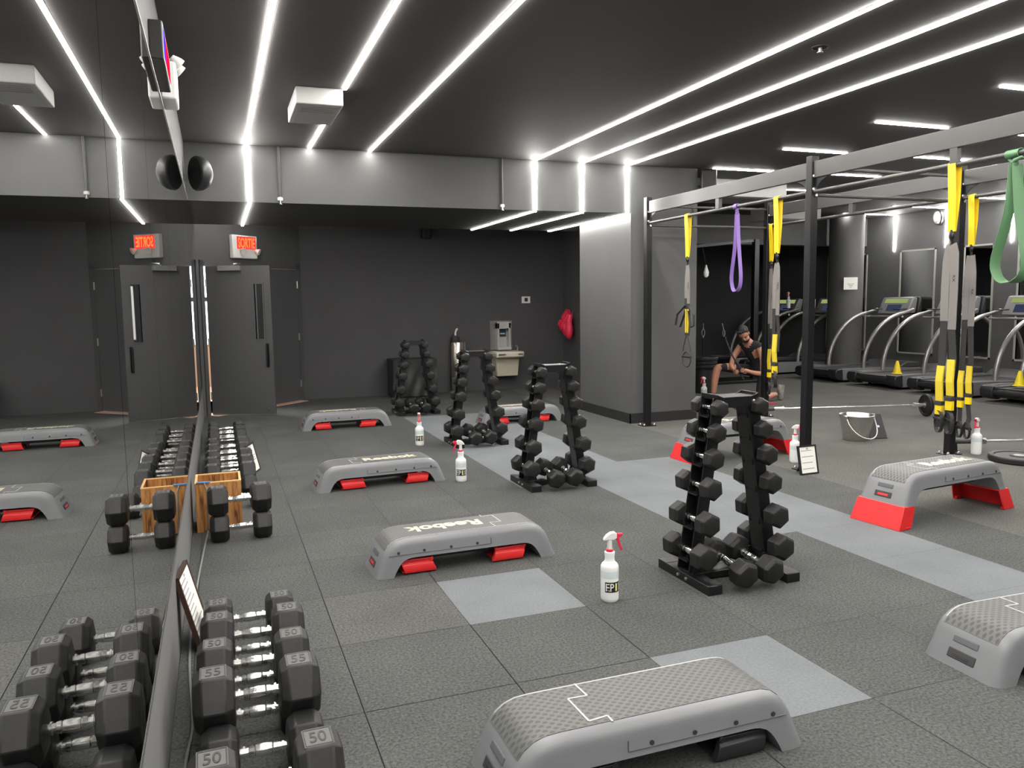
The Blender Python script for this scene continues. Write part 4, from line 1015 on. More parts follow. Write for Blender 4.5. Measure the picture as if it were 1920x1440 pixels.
hg = MB(); hg.box(-0.06, 0.04, -0.03, 0.03, -0.10, -0.088); hg.prism([(-0.03, -0.02, -0.09), (0.03, -0.02, -0.09), (0.02, -0.02, -0.02), (-0.02, -0.02, -0.02)], (0, 0.04, 0)); hg.obj('landmine_base', black_metal, t, bevel=0.003)
tp_ = thing('weight_plate', 'large black weight plate lying flat behind the raised step, right picture edge', 'weight plate', (6.93, 5.13, 0.029), 0, 'black weight plates')
pp_ = MB().lathe(plate_prof(0.255, 0.055), 40); pp_.obj('plate', black_rubber, tp_)
MB().lathe([(0.0262, -0.029), (0.05, -0.029), (0.05, 0.029), (0.0262, 0.029)], 20).obj('hub_ring', steel, tp_)

t = thing('bucket', 'stainless steel bucket with white wire handle on the floor behind the rig post', 'bucket', (6.43, 6.62, 0))
prof = [(0.120, 0.0), (0.128, 0.004), (0.150, 0.12), (0.172, 0.262), (0.182, 0.264), (0.184, 0.272), (0.178, 0.278), (0.170, 0.272), (0.148, 0.12), (0.122, 0.012)]
MB().lathe(prof, 36).obj('pail', steel, t, smooth=50)
hd = [( -0.186 * math.cos(k * PI / 14), -0.05 - 0.155 * math.sin(k * PI / 14), 0.255 - 0.215 * math.sin(k * PI / 14) ** 0.8) for k in range(15)]
MB().tube(hd, 0.005, 6).obj('bail_handle', white_plastic, t)
er = MB()
for sx in (-1, 1): er.box(sx * 0.186 - 0.012, sx * 0.186 + 0.012, -0.06, 0.02, 0.235, 0.275)
er.obj('ear', steel, t, bevel=0.004)
t = thing('sign_stand', 'black slanted sign stand seen from behind, next to the steel bucket', 'sign stand', (6.68, 6.66, 0), R_(-12))
MB().prism([(-0.13, -0.10, 0), (-0.13, -0.095, 0.0), (-0.13, 0.055, 0.245), (-0.13, 0.04, 0.25)], (0.26, 0, 0)).obj('panel', black_plastic, t, smooth=0)
MB().box(-0.13, 0.13, -0.10, 0.06, 0, 0.008).obj('foot', black_plastic, t, smooth=0)
MB().lathe([(0.013, 0), (0.013, 0.006)], 12, (0.06, -0.03, 0.125), rotq((1, 0, 0), R_(60))).obj('rivet', steel, t)

# ------------------------------------------------------------------ treadmills
def make_treadmill(label, loc, rz):
    """runs along local +x from the rear roller; belt centred on local y"""
    t = thing('treadmill', label, 'treadmill', loc, rz, 'treadmills facing the right wall')
    b = MB(); b.box(0.10, 2.10, -0.46, 0.46, 0.07, 0.20); b.obj('base', tread_body, t, bevel=0.015)
    MB().box(0.05, 1.55, -0.29, 0.29, 0.198, 0.214).obj('belt', tread_belt, t, bevel=0.006)
    for sy in (-1, 1):
        MB().prism([(0.16, sy * 0.53, 0.04), (2.05, sy * 0.53, 0.04), (2.05, sy * 0.53, 0.20), (0.40, sy * 0.53, 0.245), (0.16, sy * 0.53, 0.245)], (0, -sy * 0.07, 0)).obj('side_panel', tread_side, t, smooth=0, bevel=0.006)
        MB().box(0.05, 1.6, min(sy * 0.29, sy * 0.46), max(sy * 0.29, sy * 0.46), 0.20, 0.236).obj('foot_rail', tread_body, t, bevel=0.01)
        cap = MB(); pr = [(0.10, 0.045), (0.03, 0.07), (0.0, 0.12), (0.0, 0.19), (0.03, 0.235), (0.16, 0.25), (0.18, 0.045)]
        cap.prism([(x, sy * 0.535, z) for x, z in pr], (0, -sy * 0.20, 0)); cap.obj('end_cap', black_plastic, t, smooth=40, bevel=0.012)
        ft = MB().lathe([(0.03, 0), (0.03, 0.03), (0.015, 0.07)], 10, (0.3, sy * 0.3, 0)); ft.obj('foot', black_plastic, t)
        P = []
        for k in range(13):
            a = (PI / 2) * k / 12 * 0.93
            P.append((0.72 + 1.12 * (1 - math.cos(a)) * 0.95, sy * 0.44, 0.235 + 1.0 * math.sin(a)))
        P.append((P[-1][0] + 0.22, sy * 0.43, P[-1][2] + 0.06))
        MB().tube(P, [0.036] * 11 + [0.033, 0.030, 0.027], 12).obj('arch_rail', tread_silver, t)
    MB().lathe([(0.05, -0.34), (0.05, 0.34)], 16, (0.065, 0, 0.15), rotq((1, 0, 0), PI / 2)).obj('rear_roller', black_plastic, t)
    h = MB(); h.prism([(1.55, -0.45, 0.20), (2.08, -0.45, 0.20), (2.08, -0.45, 0.30), (1.75, -0.45, 0.31)], (0, 0.90, 0)); h.obj('motor_hood', tread_body, t, bevel=0.02)
    c = MB(); c.prism([(1.80, -0.36, 1.20), (2.02, -0.36, 1.22), (2.08, -0.36, 1.50), (1.96, -0.36, 1.52)], (0, 0.72, 0)); co = c.obj('console', tread_side, t, bevel=0.02)
    dx, dz = 0.16, 0.32; l = math.hypot(dx, dz); ux, uz = dx / l, dz / l; nx, nz = -uz, ux
    def face(s0, s1, y0, y1, e): return [(1.80 + ux * s - 0.0 + nx * e, y, 1.20 + uz * s + nz * e) for s, y in ((s0, y0), (s0, y1), (s1, y1), (s1, y0))]
    MB().add(face(0.06, 0.20, -0.17, 0.17, 0.003), [(0, 1, 2, 3)]).obj('screen', screen_blue, t, smooth=0).parent = co
    MB().add(face(0.23, 0.32, -0.27, 0.27, 0.003), [(0, 1, 2, 3)]).obj('display', screen_green, t, smooth=0).parent = co
    for sy in (-1, 1): MB().box(1.63, 1.79, min(sy * 0.20, sy * 0.38), max(sy * 0.20, sy * 0.38), 1.285, 1.305).obj('cup_holder', black_plastic, t, bevel=0.004)
    MB().tube([(1.62, -0.44, 1.16), (1.74, -0.30, 1.15), (1.74, 0.30, 1.15), (1.62, 0.44, 1.16)], 0.02, 10).obj('front_handle', tread_silver, t)
    bk = MB(); bk.prism([(2.02, -0.42, 1.18), (2.12, -0.42, 1.25), (2.12, -0.42, 1.50), (2.06, -0.42, 1.54)], (0, 0.84, 0)); bk.obj('console_shell', black_plastic, t, bevel=0.03)
    return t
ty = [(11.73, 'treadmill just right of the round column, with a yellow cone before it'), (10.40, 'treadmill second from the round column, yellow cone on its side'), (9.10, 'treadmill third from the round column, behind the bundled straps'),
      (7.80, 'treadmill nearest the camera, at the right picture edge'), (13.48, 'treadmill left of the round column, in the shade'), (14.85, 'farthest treadmill in the dark corner behind the kneeling person')]
t0 = None
tl = {11.73: 'treadmill just right of the round column', 10.40: 'treadmill second from the round column, with a yellow cone at its rear'}
for y, lb in ty:
    lb = tl.get(y, lb)
    if t0 is None: t0 = make_treadmill(lb, (10.36, y, 0), 0)
    else: dup(t0, (10.36, y, 0), 0, lb)
def make_cone(label, loc):
    t = thing('marker_cone', label, 'cone', loc, 0, 'yellow marker cones on the treadmills')
    MB().lathe([(0.085, 0.0), (0.085, 0.008), (0.068, 0.012), (0.022, 0.205), (0.016, 0.215), (0.006, 0.216)], 20).obj('cone_body', cone_yellow, t, smooth=50)
    return t
c0 = make_cone('yellow marker cone on the treadmill left of the right post', (10.62, 10.08, 0.2502))
dup(c0, (10.62, 7.92, 0.2502), 0, 'yellow marker cone on the treadmill at the right picture edge')
for y, lb in ((13.77, 'white spray bottle on a treadmill console, right of the middle post'), (14.56, 'white spray bottle on the farthest treadmill console, left of the middle post')):
    make_bottle(lb, (12.075, y, 1.3052), R_(200), 0, False)

# ------------------------------------------------------------------ cardio side fittings
o = MB().lathe([(0.33, 0), (0.33, ZC)], 40, (11.88, 12.64, 0)).obj('wall_column', wall_grey, smooth=60); struct(o)
for y0, y1, lb in ((11.37, 12.21, 'tall framed mirror on right wall, nearest the round column'), (10.16, 10.77, 'narrow framed mirror on right wall behind the bundled straps'), (8.75, 9.72, 'tall framed mirror on right wall at right picture edge'), (7.2, 8.3, 'tall framed mirror on right wall beyond the picture edge'), (13.06, 14.2, 'tall framed mirror on right wall, left of the round column')):
    t = thing('framed_mirror', lb, 'mirror', (XR, (y0 + y1) / 2, 0), 0, 'framed mirrors on the right wall'); yc = (y0 + y1) / 2
    MB().box(-0.014, -0.008, y0 - yc + .03, y1 - yc - .03, 0.43, 2.41).obj('mirror_glass', mirror_mat, t, smooth=0)
    f = MB(); f.box(-0.022, -0.002, y0 - yc, y0 - yc + .03, 0.40, 2.44); f.box(-0.022, -0.002, y1 - yc - .03, y1 - yc, 0.40, 2.44); f.box(-0.022, -0.002, y0 - yc, y1 - yc, 0.40, 0.43); f.box(-0.022, -0.002, y0 - yc, y1 - yc, 2.41, 2.44)
    f.obj('frame', trim_light, t, smooth=0)
t = thing('wall_speaker', 'round white wall speaker high on the right wall', 'speaker', (XR, 11.34, 3.0)); q = rotq((0, 1, 0), -PI / 2)
q = Vector((0, 0, 1)).rotation_difference(Vector((-0.90, 0.40, -0.1)).normalized())
MB().lathe([(0.115, 0.0), (0.112, 0.03), (0.09, 0.045), (0.05, 0.052), (0.01, 0.054)], 28, (-0.04, 0, 0), q).obj('dome', mat('speaker_white', (0.45, 0.45, 0.43), 0.5), t, smooth=50)
MB().lathe([(0.06, -0.08), (0.135, -0.04), (0.14, -0.01), (0.125, 0.001)], 28, (-0.04, 0, 0), q).obj('rim', black_plastic, t)
t = thing('wall_sign', 'small white notice on the round column', 'sign', (11.72, 12.335, 1.80), R_(-27))
MB().box(-0.13, 0.13, -0.008, 0.0, -0.12, 0.12).obj('plate', paper, t, smooth=0)
sg = MB()
for k in range(3): sg.box(-0.06 + .02 * k, 0.06 - .02 * k, -0.0095, -0.008, -0.02 - k * 0.03, -0.008 - k * 0.03)
sg.obj('print_lines', ink, t, smooth=0)
# ceiling boxes behind the rig
def ac_box(name, label, x0, x1, y0, y1, z0, cat='air conditioner'):
    t = thing(name, label, cat, ((x0 + x1) / 2, (y0 + y1) / 2, ZC)); hx, hy, h = (x1 - x0) / 2, (y1 - y0) / 2, z0 - ZC
    MB().box(-hx, hx, -hy, hy, h, 0).obj('housing', mat('ac_housing', (0.40, 0.40, 0.385), 0.5), t, bevel=0.008)
    v = MB(); v.box(-hx + .03, hx - .03, -hy + .04, hy - .04, h - 0.004, h)
    for k in range(4): v.box(-hx + .05, hx - .05, -hy + .08 + k * .05, -hy + .10 + k * .05, h - 0.008, h - 0.003)
    v.obj('intake_grille', mat('ac_grille', (0.35, 0.35, 0.34), 0.5), t, smooth=0)
    return t
ac_box('air_conditioner', 'white ceiling air conditioner box interrupting the second LED line', 0.635, 0.985, 6.24, 6.93, 3.035)
ac_box('air_conditioner', 'white ceiling air conditioner behind the left end of the rig', 6.22, 7.6, 9.25, 10.0, 2.93)
ac_box('air_conditioner', 'white ceiling air conditioner far back over the treadmills', 9.3, 10.3, 11.6, 12.3, 2.93)
t = thing('cable_machine', 'dark cable machine in the shaded corner behind the kneeling person', 'cable machine', (8.02, 12.2, 0))
MB().box(-0.75, -0.65, 0.0, 0.1, 0.05, 2.5).obj('upright', black_metal, t, bevel=0.005); MB().box(1.32, 1.42, 0.0, 0.1, 0.05, 2.62).obj('upright', black_metal, t, bevel=0.005)
MB().bar((-0.7, 0.05, 2.40), (1.37, 0.05, 2.60), 0.05, 0.05).obj('boom', rig_grey, t)
MB().tube([(0.12, -0.1, 2.46), (0.18, -0.1, 2.2), (0.2, -0.1, 2.05)], 0.004, 6).obj('cable', black_plastic, t)
MB().lathe([(0.012, 0.16), (0.02, 0.12), (0.05, 0.03), (0.045, -0.03), (0.02, -0.06)], 14, (0.2, -0.1, 1.98)).obj('cable_stop', mat('stop_white', (0.9, 0.9, 0.88), 0.4), t)
MB().box(-0.75, 1.42, -0.3, 0.4, 0, 0.05).obj('base', black_metal, t, bevel=0.005)
t = thing('loading_pin', 'loaded weight pin standing left of the kneeling person', 'weight pin', (7.50, 11.1, 0))
MB().lathe([(0.20, 0), (0.20, 0.012), (0.012, 0.014), (0.012, 0.9)], 20).obj('pin', black_metal, t)
ln = MB()
rg = [(0.028 * math.sin(a), 0, 0.985 + 0.06 * math.cos(a)) for a in [2 * PI * k / 12 for k in range(12)]]
ln.tube(rg, 0.006, 6, True); ln.tube([(0, 0, 0.9), (0, 0, 0.93)], 0.008, 6); ln.tube([(0, 0, 1.045), (0, 0, 1.14)], 0.006, 6); ln.obj('snap_hook', bright_steel, t)
for k in range(3):
    z = 0.44 + 0.06 * k
    tp_ = thing('weight_plate', 'black weight plate on the pin left of the kneeling person, %s of three' % ('lowest', 'middle', 'topmost')[k], 'weight plate', (7.50, 11.1, z), 0, 'black weight plates')
    MB().lathe(plate_prof(0.225 + .01 * k, 0.055), 36).obj('plate', black_rubber, tp_)
st = MB().lathe([(0.17, 0.014), (0.17, 0.41)], 24, (7.50, 11.1, 0)); o = st.obj('plinth_drum', black_plastic); tag(o, 'black drum carrying the weight plates left of the kneeling person', 'drum')
# black pillar speaker
t = thing('box_speaker', 'black box speaker high on the pillar edge, left of the rig top', 'speaker', (5.80, YB + 0.02, 3.0), R_(-25))
MB().box(-0.02, 0.17, -0.15, 0.05, -0.17, 0.14).obj('cabinet', black_plastic, t, bevel=0.02); MB().box(-0.06, -0.02, -0.05, 0.03, -0.05, 0.05).obj('bracket', black_metal, t, smooth=0)

# ------------------------------------------------------------------ wall and ceiling fittings
for x, zt in ((0.68, 'left'), (3.12, 'right')):
    t = thing('sprinkler_pipe', 'thin sprinkler pipe down bulkhead face, %s' % ('below the ceiling air conditioner' if zt == 'left' else 'just left of three bending LED lines'), 'sprinkler', (x, YB - 0.02, ZC), 0, 'sprinkler pipes on the bulkhead')
    MB().tube([(0, 0, -0.001), (0, 0, -0.53)], 0.013, 10).obj('pipe', mat('pipe_grey', (0.05, 0.05, 0.05), 0.5), t)
    MB().lathe([(0.02, 0), (0.026, -0.005), (0.026, -0.03), (0.01, -0.032)], 14, (0, 0, -0.515)).obj('escutcheon', white_plastic, t)
    MB().lathe([(0.008, 0), (0.008, -0.03), (0.016, -0.034), (0.016, -0.038)], 10, (0, 0, -0.545)).obj('sprinkler_head', bright_steel, t)
t = thing('pod_speaker', 'round black pod speaker on the upper left wall by the bulkhead', 'speaker', (-0.075, 8.28, 2.80)); q = Vector((0, 0, 1)).rotation_difference(Vector((-0.93, -0.42, -0.05)).normalized())
MB().lathe([(0.02, -0.10), (0.08, -0.09), (0.13, -0.06), (0.158, -0.01), (0.165, 0.04), (0.155, 0.055)], 28, (0, 0, 0), q).obj('shell', black_plastic, t, smooth=60)
MB().lathe([(0.150, 0.05), (0.152, 0.058), (0.01, 0.062)], 28, (0, 0, 0), q).obj('grille', mat('speaker_grille', (0.006, 0.006, 0.006), 0.8), t)
MB().tube([(0, 0, 0), (-0.10, 0.20, 0.02), (-0.10, 0.34, 0.02)], 0.016, 8).obj('bracket', black_metal, t)
t = thing('small_speaker', 'small black speaker hanging under the bulkhead edge, on the far wall', 'speaker', (3.35, YF, 2.72))
MB().box(-0.075, 0.075, -0.14, -0.02, -0.12, 0.11).obj('cabinet', black_plastic, t, bevel=0.02); MB().box(-0.02, 0.02, -0.02, 0.0, -0.03, 0.05).obj('bracket', black_metal, t, smooth=0)
t = thing('ceiling_sprinkler', 'recessed round ceiling sprinkler between two long LED lines', 'sprinkler', (3.765, 4.289, ZC))
MB().lathe([(0.055, 0.0), (0.055, -0.006), (0.045, -0.008), (0.043, -0.003)], 22).obj('escutcheon', black_plastic, t); MB().lathe([(0.012, -0.004), (0.012, -0.03), (0.02, -0.033), (0.02, -0.037)], 12).obj('sprinkler_head', steel, t)
# interval timer above the mirror
t = thing('interval_timer', 'black interval timer with red and blue display above the mirror', 'timer', (XW, 4.36, 2.665))
MB().box(0.0, 0.058, -0.31, 0.31, 0.0, 0.17).obj('housing', black_plastic, t, bevel=0.004)
MB().box(0.058, 0.061, -0.305, 0.305, 0.005, 0.165).obj('bezel', trim_light, t, smooth=0)
s = MB()
for k, (y0, y1, mi) in enumerate(((-0.27, -0.17, 1), (-0.14, -0.04, 0), (0.0, 0.10, 0), (0.14, 0.24, 0))):
    # seven segment digits
    for (a0, a1, b0, b1) in ((0, 1, 0.92, 1.0), (0, 1, 0.46, 0.54), (0, 1, 0, 0.08), (0, 0.14, 0, 1), (0.86, 1, 0, 1)):
        s.box(0.0612, 0.063, y0 + a0 * (y1 - y0), y0 + a1 * (y1 - y0), 0.03 + b0 * 0.11, 0.03 + b1 * 0.11, mi)
s.box(0.061, 0.0612, -0.285, -0.155, 0.015, 0.158, 1); s.box(0.061, 0.0612, -0.15, 0.28, 0.015, 0.158, 0)
s.obj('digits', [timer_red, timer_blue], t, smooth=0)
t = thing('emergency_light', 'white twin-head emergency light above the mirror, behind the timer', 'emergency light', (XW, 4.92, 2.66))
MB().box(0.0, 0.085, -0.14, 0.14, 0.0, 0.20).obj('housing', white_plastic, t, bevel=0.012)
for dy in (-0.02, 0.12):
    q = Vector((0, 0, 1)).rotation_difference(Vector((0.6, 0.2, -0.5)).normalized())
    MB().lathe([(0.018, -0.04), (0.034, 0.0), (0.036, 0.02), (0.030, 0.022)], 16, (0.09, dy + 0.04, 0.235), q).obj('lamp_head', white_plastic, t, smooth=50)
MB().tube([(0.05, 0.05, 0.2), (0.07, 0.06, 0.225)], 0.015, 8).obj('neck', white_plastic, t)
# exit sign on the diagonal wall
xs_ = dg(0.71 + 0.13, -0.0, 2.38)
t = thing('exit_sign', 'lit red SORTIE exit sign with emergency lamps above the open door', 'exit sign', (xs_.x, xs_.y, xs_.z), math.atan2(dd.y, dd.x))
MB().box(-0.235, 0.235, -0.07, 0.0, -0.165, 0.165).obj('housing', white_plastic, t, bevel=0.01)
MB().box(-0.155, 0.205, -0.073, -0.07, -0.03, 0.145).obj('sign_face', exit_red, t, smooth=0)
fit_text('SORTIE', 0.32, 0.145, lambda x, y, z: (-0.135 + x, -0.0745 - z, -0.015 + y), 0.001, 0, (lt := MB()), 0.02); lt.obj('lettering', exit_letter, t, smooth=0)
for dx in (-0.08, 0.20):
    q = Vector((0, 0, 1)).rotation_difference(Vector((0.4 if dx > 0 else -0.2, -0.8, -0.4)).normalized())
    MB().lathe([(0.02, -0.03), (0.042, 0.01), (0.05, 0.035), (0.03, 0.03)], 16, (dx, -0.10, -0.055), q).obj('lamp_head', white_plastic, t, smooth=50)

# ------------------------------------------------------------------ far wall fittings
t = thing('drinking_fountain', 'beige wall drinking fountain with bottle filler on the far wall', 'drinking fountain', (4.70, YF, 0))
b = MB(); b.prism([(-0.20, -0.05, 0.25), (-0.20, 0, 0.25), (-0.20, 0, 0.62), (-0.20, -0.27, 0.62), (-0.20, -0.25, 0.56)], (0.40, 0, 0)); b = MB()
b.prism([(-0.19, -0.25, 0.25), (0.19, -0.25, 0.25), (0.22, -0.27, 0.60), (-0.22, -0.27, 0.60)], (0, 0.25, 0)); b.obj('cabinet', beige_metal, t, bevel=0.01)
b = MB(); b.prism([(-0.26, -0.42, 0.58), (0.26, -0.42, 0.58), (0.26, 0, 0.58), (-0.26, 0, 0.58)], (0, 0, 0.105)); b.obj('basin', mat('fountain_basin', (0.62, 0.58, 0.48), 0.35), t, bevel=0.03)
g = MB(); g.box(-0.22, -0.09, -0.424, -0.42, 0.62, 0.65); g.box(0.14, 0.22, -0.424, -0.42, 0.62, 0.65); g.obj('push_bar', steel, t, smooth=0)
MB().tube([(0.19, -0.25, 0.68), (0.19, -0.25, 0.76), (0.15, -0.25, 0.78)], 0.014, 8).obj('bubbler', steel, t)
MB().box(-0.225, 0.185, -0.012, 0.0, 0.70, 1.21).obj('back_plate', steel, t, smooth=0, bevel=0.003)
b = MB(); b.box(-0.135, -0.095, -0.13, -0.012, 0.73, 1.17); b.box(0.075, 0.115, -0.13, -0.012, 0.73, 1.17); b.box(-0.135, 0.115, -0.13, -0.012, 1.07, 1.19); b.box(-0.135, 0.115, -0.16, -0.012, 0.70, 0.75); b.box(-0.095, 0.075, -0.03, -0.012, 0.75, 1.07)
b.obj('bottle_filler', mat('filler_grey', (0.42, 0.42, 0.40), 0.4), t, smooth=0, bevel=0.005)
MB().box(-0.07, 0.05, -0.06, -0.03, 0.93, 1.06).obj('spout', black_plastic, t, bevel=0.006)
MB().box(-0.06, 0.03, -0.064, -0.06, 0.97, 0.995).obj('indicator', mat('indicator_blue', (0.25, 0.5, 0.6), 0.4), t, smooth=0)
t = thing('thermostat', 'small white thermostat on the far wall, above the fountain', 'thermostat', (5.15, YF, 1.565))
MB().box(-0.08, 0.08, -0.025, 0, -0.06, 0.06).obj('cover', white_plastic, t, bevel=0.006); MB().box(-0.03, 0.03, -0.027, -0.025, -0.03, 0.035).obj('display', black_plastic, t, smooth=0)
t = thing('steel_canister', 'tall stainless steel canister with grey top and white spout, far wall', 'canister', (3.83, YF - 0.14, 0))
MB().lathe([(0.10, 0), (0.105, 0.01), (0.105, 0.85), (0.098, 0.86)], 26).obj('cylinder', mat('canister_steel', (0.72, 0.68, 0.58), 0.3, metal=0.9), t, smooth=50)
MB().lathe([(0.07, 0.86), (0.075, 0.87), (0.07, 0.96), (0.05, 0.975)], 20, (-0.03, 0, 0)).obj('lid', rig_grey, t); MB().tube([(-0.03, 0, 0.97), (-0.028, 0, 1.03), (-0.01, -0.01, 1.08), (0.01, -0.02, 1.09)], 0.016, 8).obj('spout', white_plastic, t)
MB().tube([(0.125, -0.03, 0.02), (0.125, -0.03, 0.86)], 0.014, 8).obj('side_tube', steel, t)
t = thing('covered_box', 'box draped in a black tarp against the far wall, behind the farthest rack', 'box', (3.0, YF - 0.26, 0))
b = MB(); nx_, nz_ = 18, 12; vs = []
MB().box(-0.34, 0.34, -0.22, 0.22, 0, 0.60).obj('box_body', black_plastic, t, bevel=0.01)
for i in range(nx_ + 1):
    for j in range(nz_ + 1):
        u, v = i / nx_, j / nz_; x = -0.36 + 0.72 * u; z = 0.02 + 0.60 * v
        fold = 0.022 * math.sin(9 * u + 5 * v) + 0.014 * math.sin(21 * u - 8 * v); vs.append((x, -0.265 + fold * (1 - v * .6), z))
fs = [(i * (nz_ + 1) + j, (i + 1) * (nz_ + 1) + j, (i + 1) * (nz_ + 1) + j + 1, i * (nz_ + 1) + j + 1) for i in range(nx_) for j in range(nz_)]
b.add(vs, fs); b.box(-0.36, 0.36, -0.265, 0.23, 0.605, 0.625); b.box(-0.365, -0.35, -0.25, 0.23, 0.02, 0.62); b.box(0.35, 0.365, -0.25, 0.23, 0.02, 0.62)
b.obj('tarp', tarp, t, smooth=60)
t = thing('boxing_gloves', 'bunch of red gloves hanging from a hook beside the pillar', 'gloves', (5.87, 12.60, 1.38))
MB().tube([(0, 0, 0), (-0.04, 0, 0), (-0.045, 0, -0.10)], 0.006, 6).obj('hook', steel, t)
for k, (dx, dy, dz, a) in enumerate(((-0.10, 0.12, -0.30, 0.5), (-0.13, -0.04, -0.34, -0.1), (-0.09, 0.26, -0.26, 0.9))):
    m = MB(); q = rotq((1, 0, 0), a)
    m.ball((dx, dy, dz), (0.07, 0.095, 0.17), 14, 10, q); m.ball((dx - 0.05, dy + 0.06, dz + 0.03), (0.035, 0.045, 0.09), 10, 8, q); m.tube([(dx, dy, dz + 0.12), (dx * .7, dy * .5, dz + 0.24)], [0.055, 0.05], 10)
    m.obj('glove', glove_red, t, smooth=60)

# ------------------------------------------------------------------ kneeling person
def skinned(nodes, edges, root, sub=2):
    me = bpy.data.meshes.new('body'); me.from_pydata([n[:3] for n in nodes], edges, [])
    o = bpy.data.objects.new('body_tmp', me); COL.objects.link(o)
    o.modifiers.new('skin', 'SKIN'); sd = o.modifiers.new('sub', 'SUBSURF'); sd.levels = sub; sd.render_levels = sub
    sv = me.skin_vertices[0].data
    for i, n in enumerate(nodes): sv[i].radius = n[3] if isinstance(n[3], tuple) else (n[3], n[3]); sv[i].use_root = (i == root)
    dgp = bpy.context.evaluated_depsgraph_get(); r = bpy.data.meshes.new_from_object(o.evaluated_get(dgp))
    vs = [v.co.copy() for v in r.vertices]; fs = [tuple(p.vertices) for p in r.polygons]
    bpy.data.objects.remove(o); bpy.data.meshes.remove(r); bpy.data.meshes.remove(me)
    return vs, fs
OP = Vector((7.40, 9.62, 0))
N = [(7.57, 9.72, 0.46, (0.125, 0.15)), (7.54, 9.72, 0.60, (0.115, 0.135)), (7.47, 9.72, 0.74, (0.125, 0.155)), (7.39, 9.71, 0.845, (0.10, 0.14)), (7.335, 9.70, 0.90, (0.058, 0.06)), (7.30, 9.69, 0.945, (0.056, 0.056)),
     (7.55, 9.60, 0.43, 0.095), (7.47, 9.55, 0.25, 0.078), (7.42, 9.53, 0.075, 0.062), (7.60, 9.59, 0.082, 0.058), (7.84, 9.665, 0.10, 0.038),
     (7.53, 9.86, 0.45, 0.095), (7.25, 9.92, 0.50, 0.080), (6.985, 9.96, 0.525, 0.066), (6.95, 9.97, 0.36, 0.060), (6.93, 9.98, 0.10, 0.038),
     (7.42, 9.545, 0.835, 0.060), (7.43, 9.475, 0.64, 0.046), (7.405, 9.45, 0.445, 0.040), (7.30, 9.47, 0.455, 0.035), (7.20, 9.50, 0.485, 0.026), (7.17, 9.51, 0.495, (0.030, 0.018)), (7.13, 9.53, 0.50, (0.032, 0.016)),
     (7.34, 9.875, 0.84, 0.060), (7.235, 9.90, 0.69, 0.046), (7.17, 9.88, 0.555, 0.040), (7.13, 9.80, 0.515, 0.034), (7.10, 9.72, 0.49, 0.026), (7.09, 9.69, 0.48, (0.030, 0.018)), (7.07, 9.65, 0.475, (0.032, 0.016))]
E_ = [(0, 1), (1, 2), (2, 3), (3, 4), (4, 5), (0, 6), (6, 7), (7, 8), (8, 9), (9, 10), (0, 11), (11, 12), (12, 13), (13, 14), (14, 15), (3, 16), (16, 17), (17, 18), (18, 19), (19, 20), (20, 21), (21, 22), (3, 23), (23, 24), (24, 25), (25, 26), (26, 27), (27, 28), (28, 29)]
vs, fs = skinned(N, E_, 0)
body = MB()
def seg_of(c):
    best = None
    for a, b in E_:
        A, B = Vector(N[a][:3]), Vector(N[b][:3]); ab = B - A; t_ = max(0, min(1, (c - A).dot(ab) / ab.length_squared)); d_ = (c - A - ab * t_).length
        if best is None or d_ < best[0]: best = (d_, a, b, t_)
    return best[1:]
mi = []
for f in fs:
    c = sum((vs[i] for i in f), Vector()) / len(f); a, b, t_ = seg_of(c); k = 0
    if b <= 3 or ((a, b) == (3, 4) and t_ < 0.62) or (a, b) in ((3, 16), (3, 23)) or ((a, b) in ((16, 17), (23, 24)) and t_ < 0.10): k = 1    # tank top
    if (a, b) in ((0, 6), (0, 11), (6, 7), (7, 8), (11, 12)): k = 1       # shorts
    if (a, b) == (8, 9) and t_ < 0.85: k = 1                             # black knee sleeve
    if (a, b) == (12, 13) and t_ < 0.86: k = 1
    mi.append(k)
body.v = [tuple(v - OP) for v in vs]; body.f = [list(f) for f in fs]; body.m = mi
# head, turned down towards the hands
up = Vector((-0.70, -0.28, 0.64)).normalized(); fw = Vector((-0.50, -0.62, -0.62)); fw = (fw - up * fw.dot(up)).normalized(); sd_ = up.cross(fw)
HC = Vector((7.235, 9.675, 1.015)) - OP
def HP(f_, s_, u_): return HC + fw * f_ + sd_ * s_ + up * u_
hq = Matrix((fw, sd_, up)).transposed().to_quaternion()
body.ball(HP(-0.008, 0, 0.025), (0.094, 0.074, 0.098), 18, 12, hq); body.ball(HP(0.022, 0, -0.055), (0.066, 0.056, 0.066), 16, 10, hq)     # cranium and jaw
body.prism([HP(0.078, -0.014, -0.035), HP(0.078, 0.014, -0.035), HP(0.086, 0.006, 0.012), HP(0.086, -0.006, 0.012)], fw * 0.024)                 # nose
for s_ in (-1, 1):
    body.ball(HP(-0.01, s_ * 0.074, -0.01), (0.018, 0.008, 0.030), 8, 6, hq)                                                             # ears
    body.ball(HP(0.074, s_ * 0.030, 0.012), (0.012, 0.014, 0.008), 8, 6, hq, 2)                                                          # eyes
body.ball(HP(0.083, 0, -0.066), (0.008, 0.024, 0.006), 8, 6, hq, 3)                                                                      # mouth
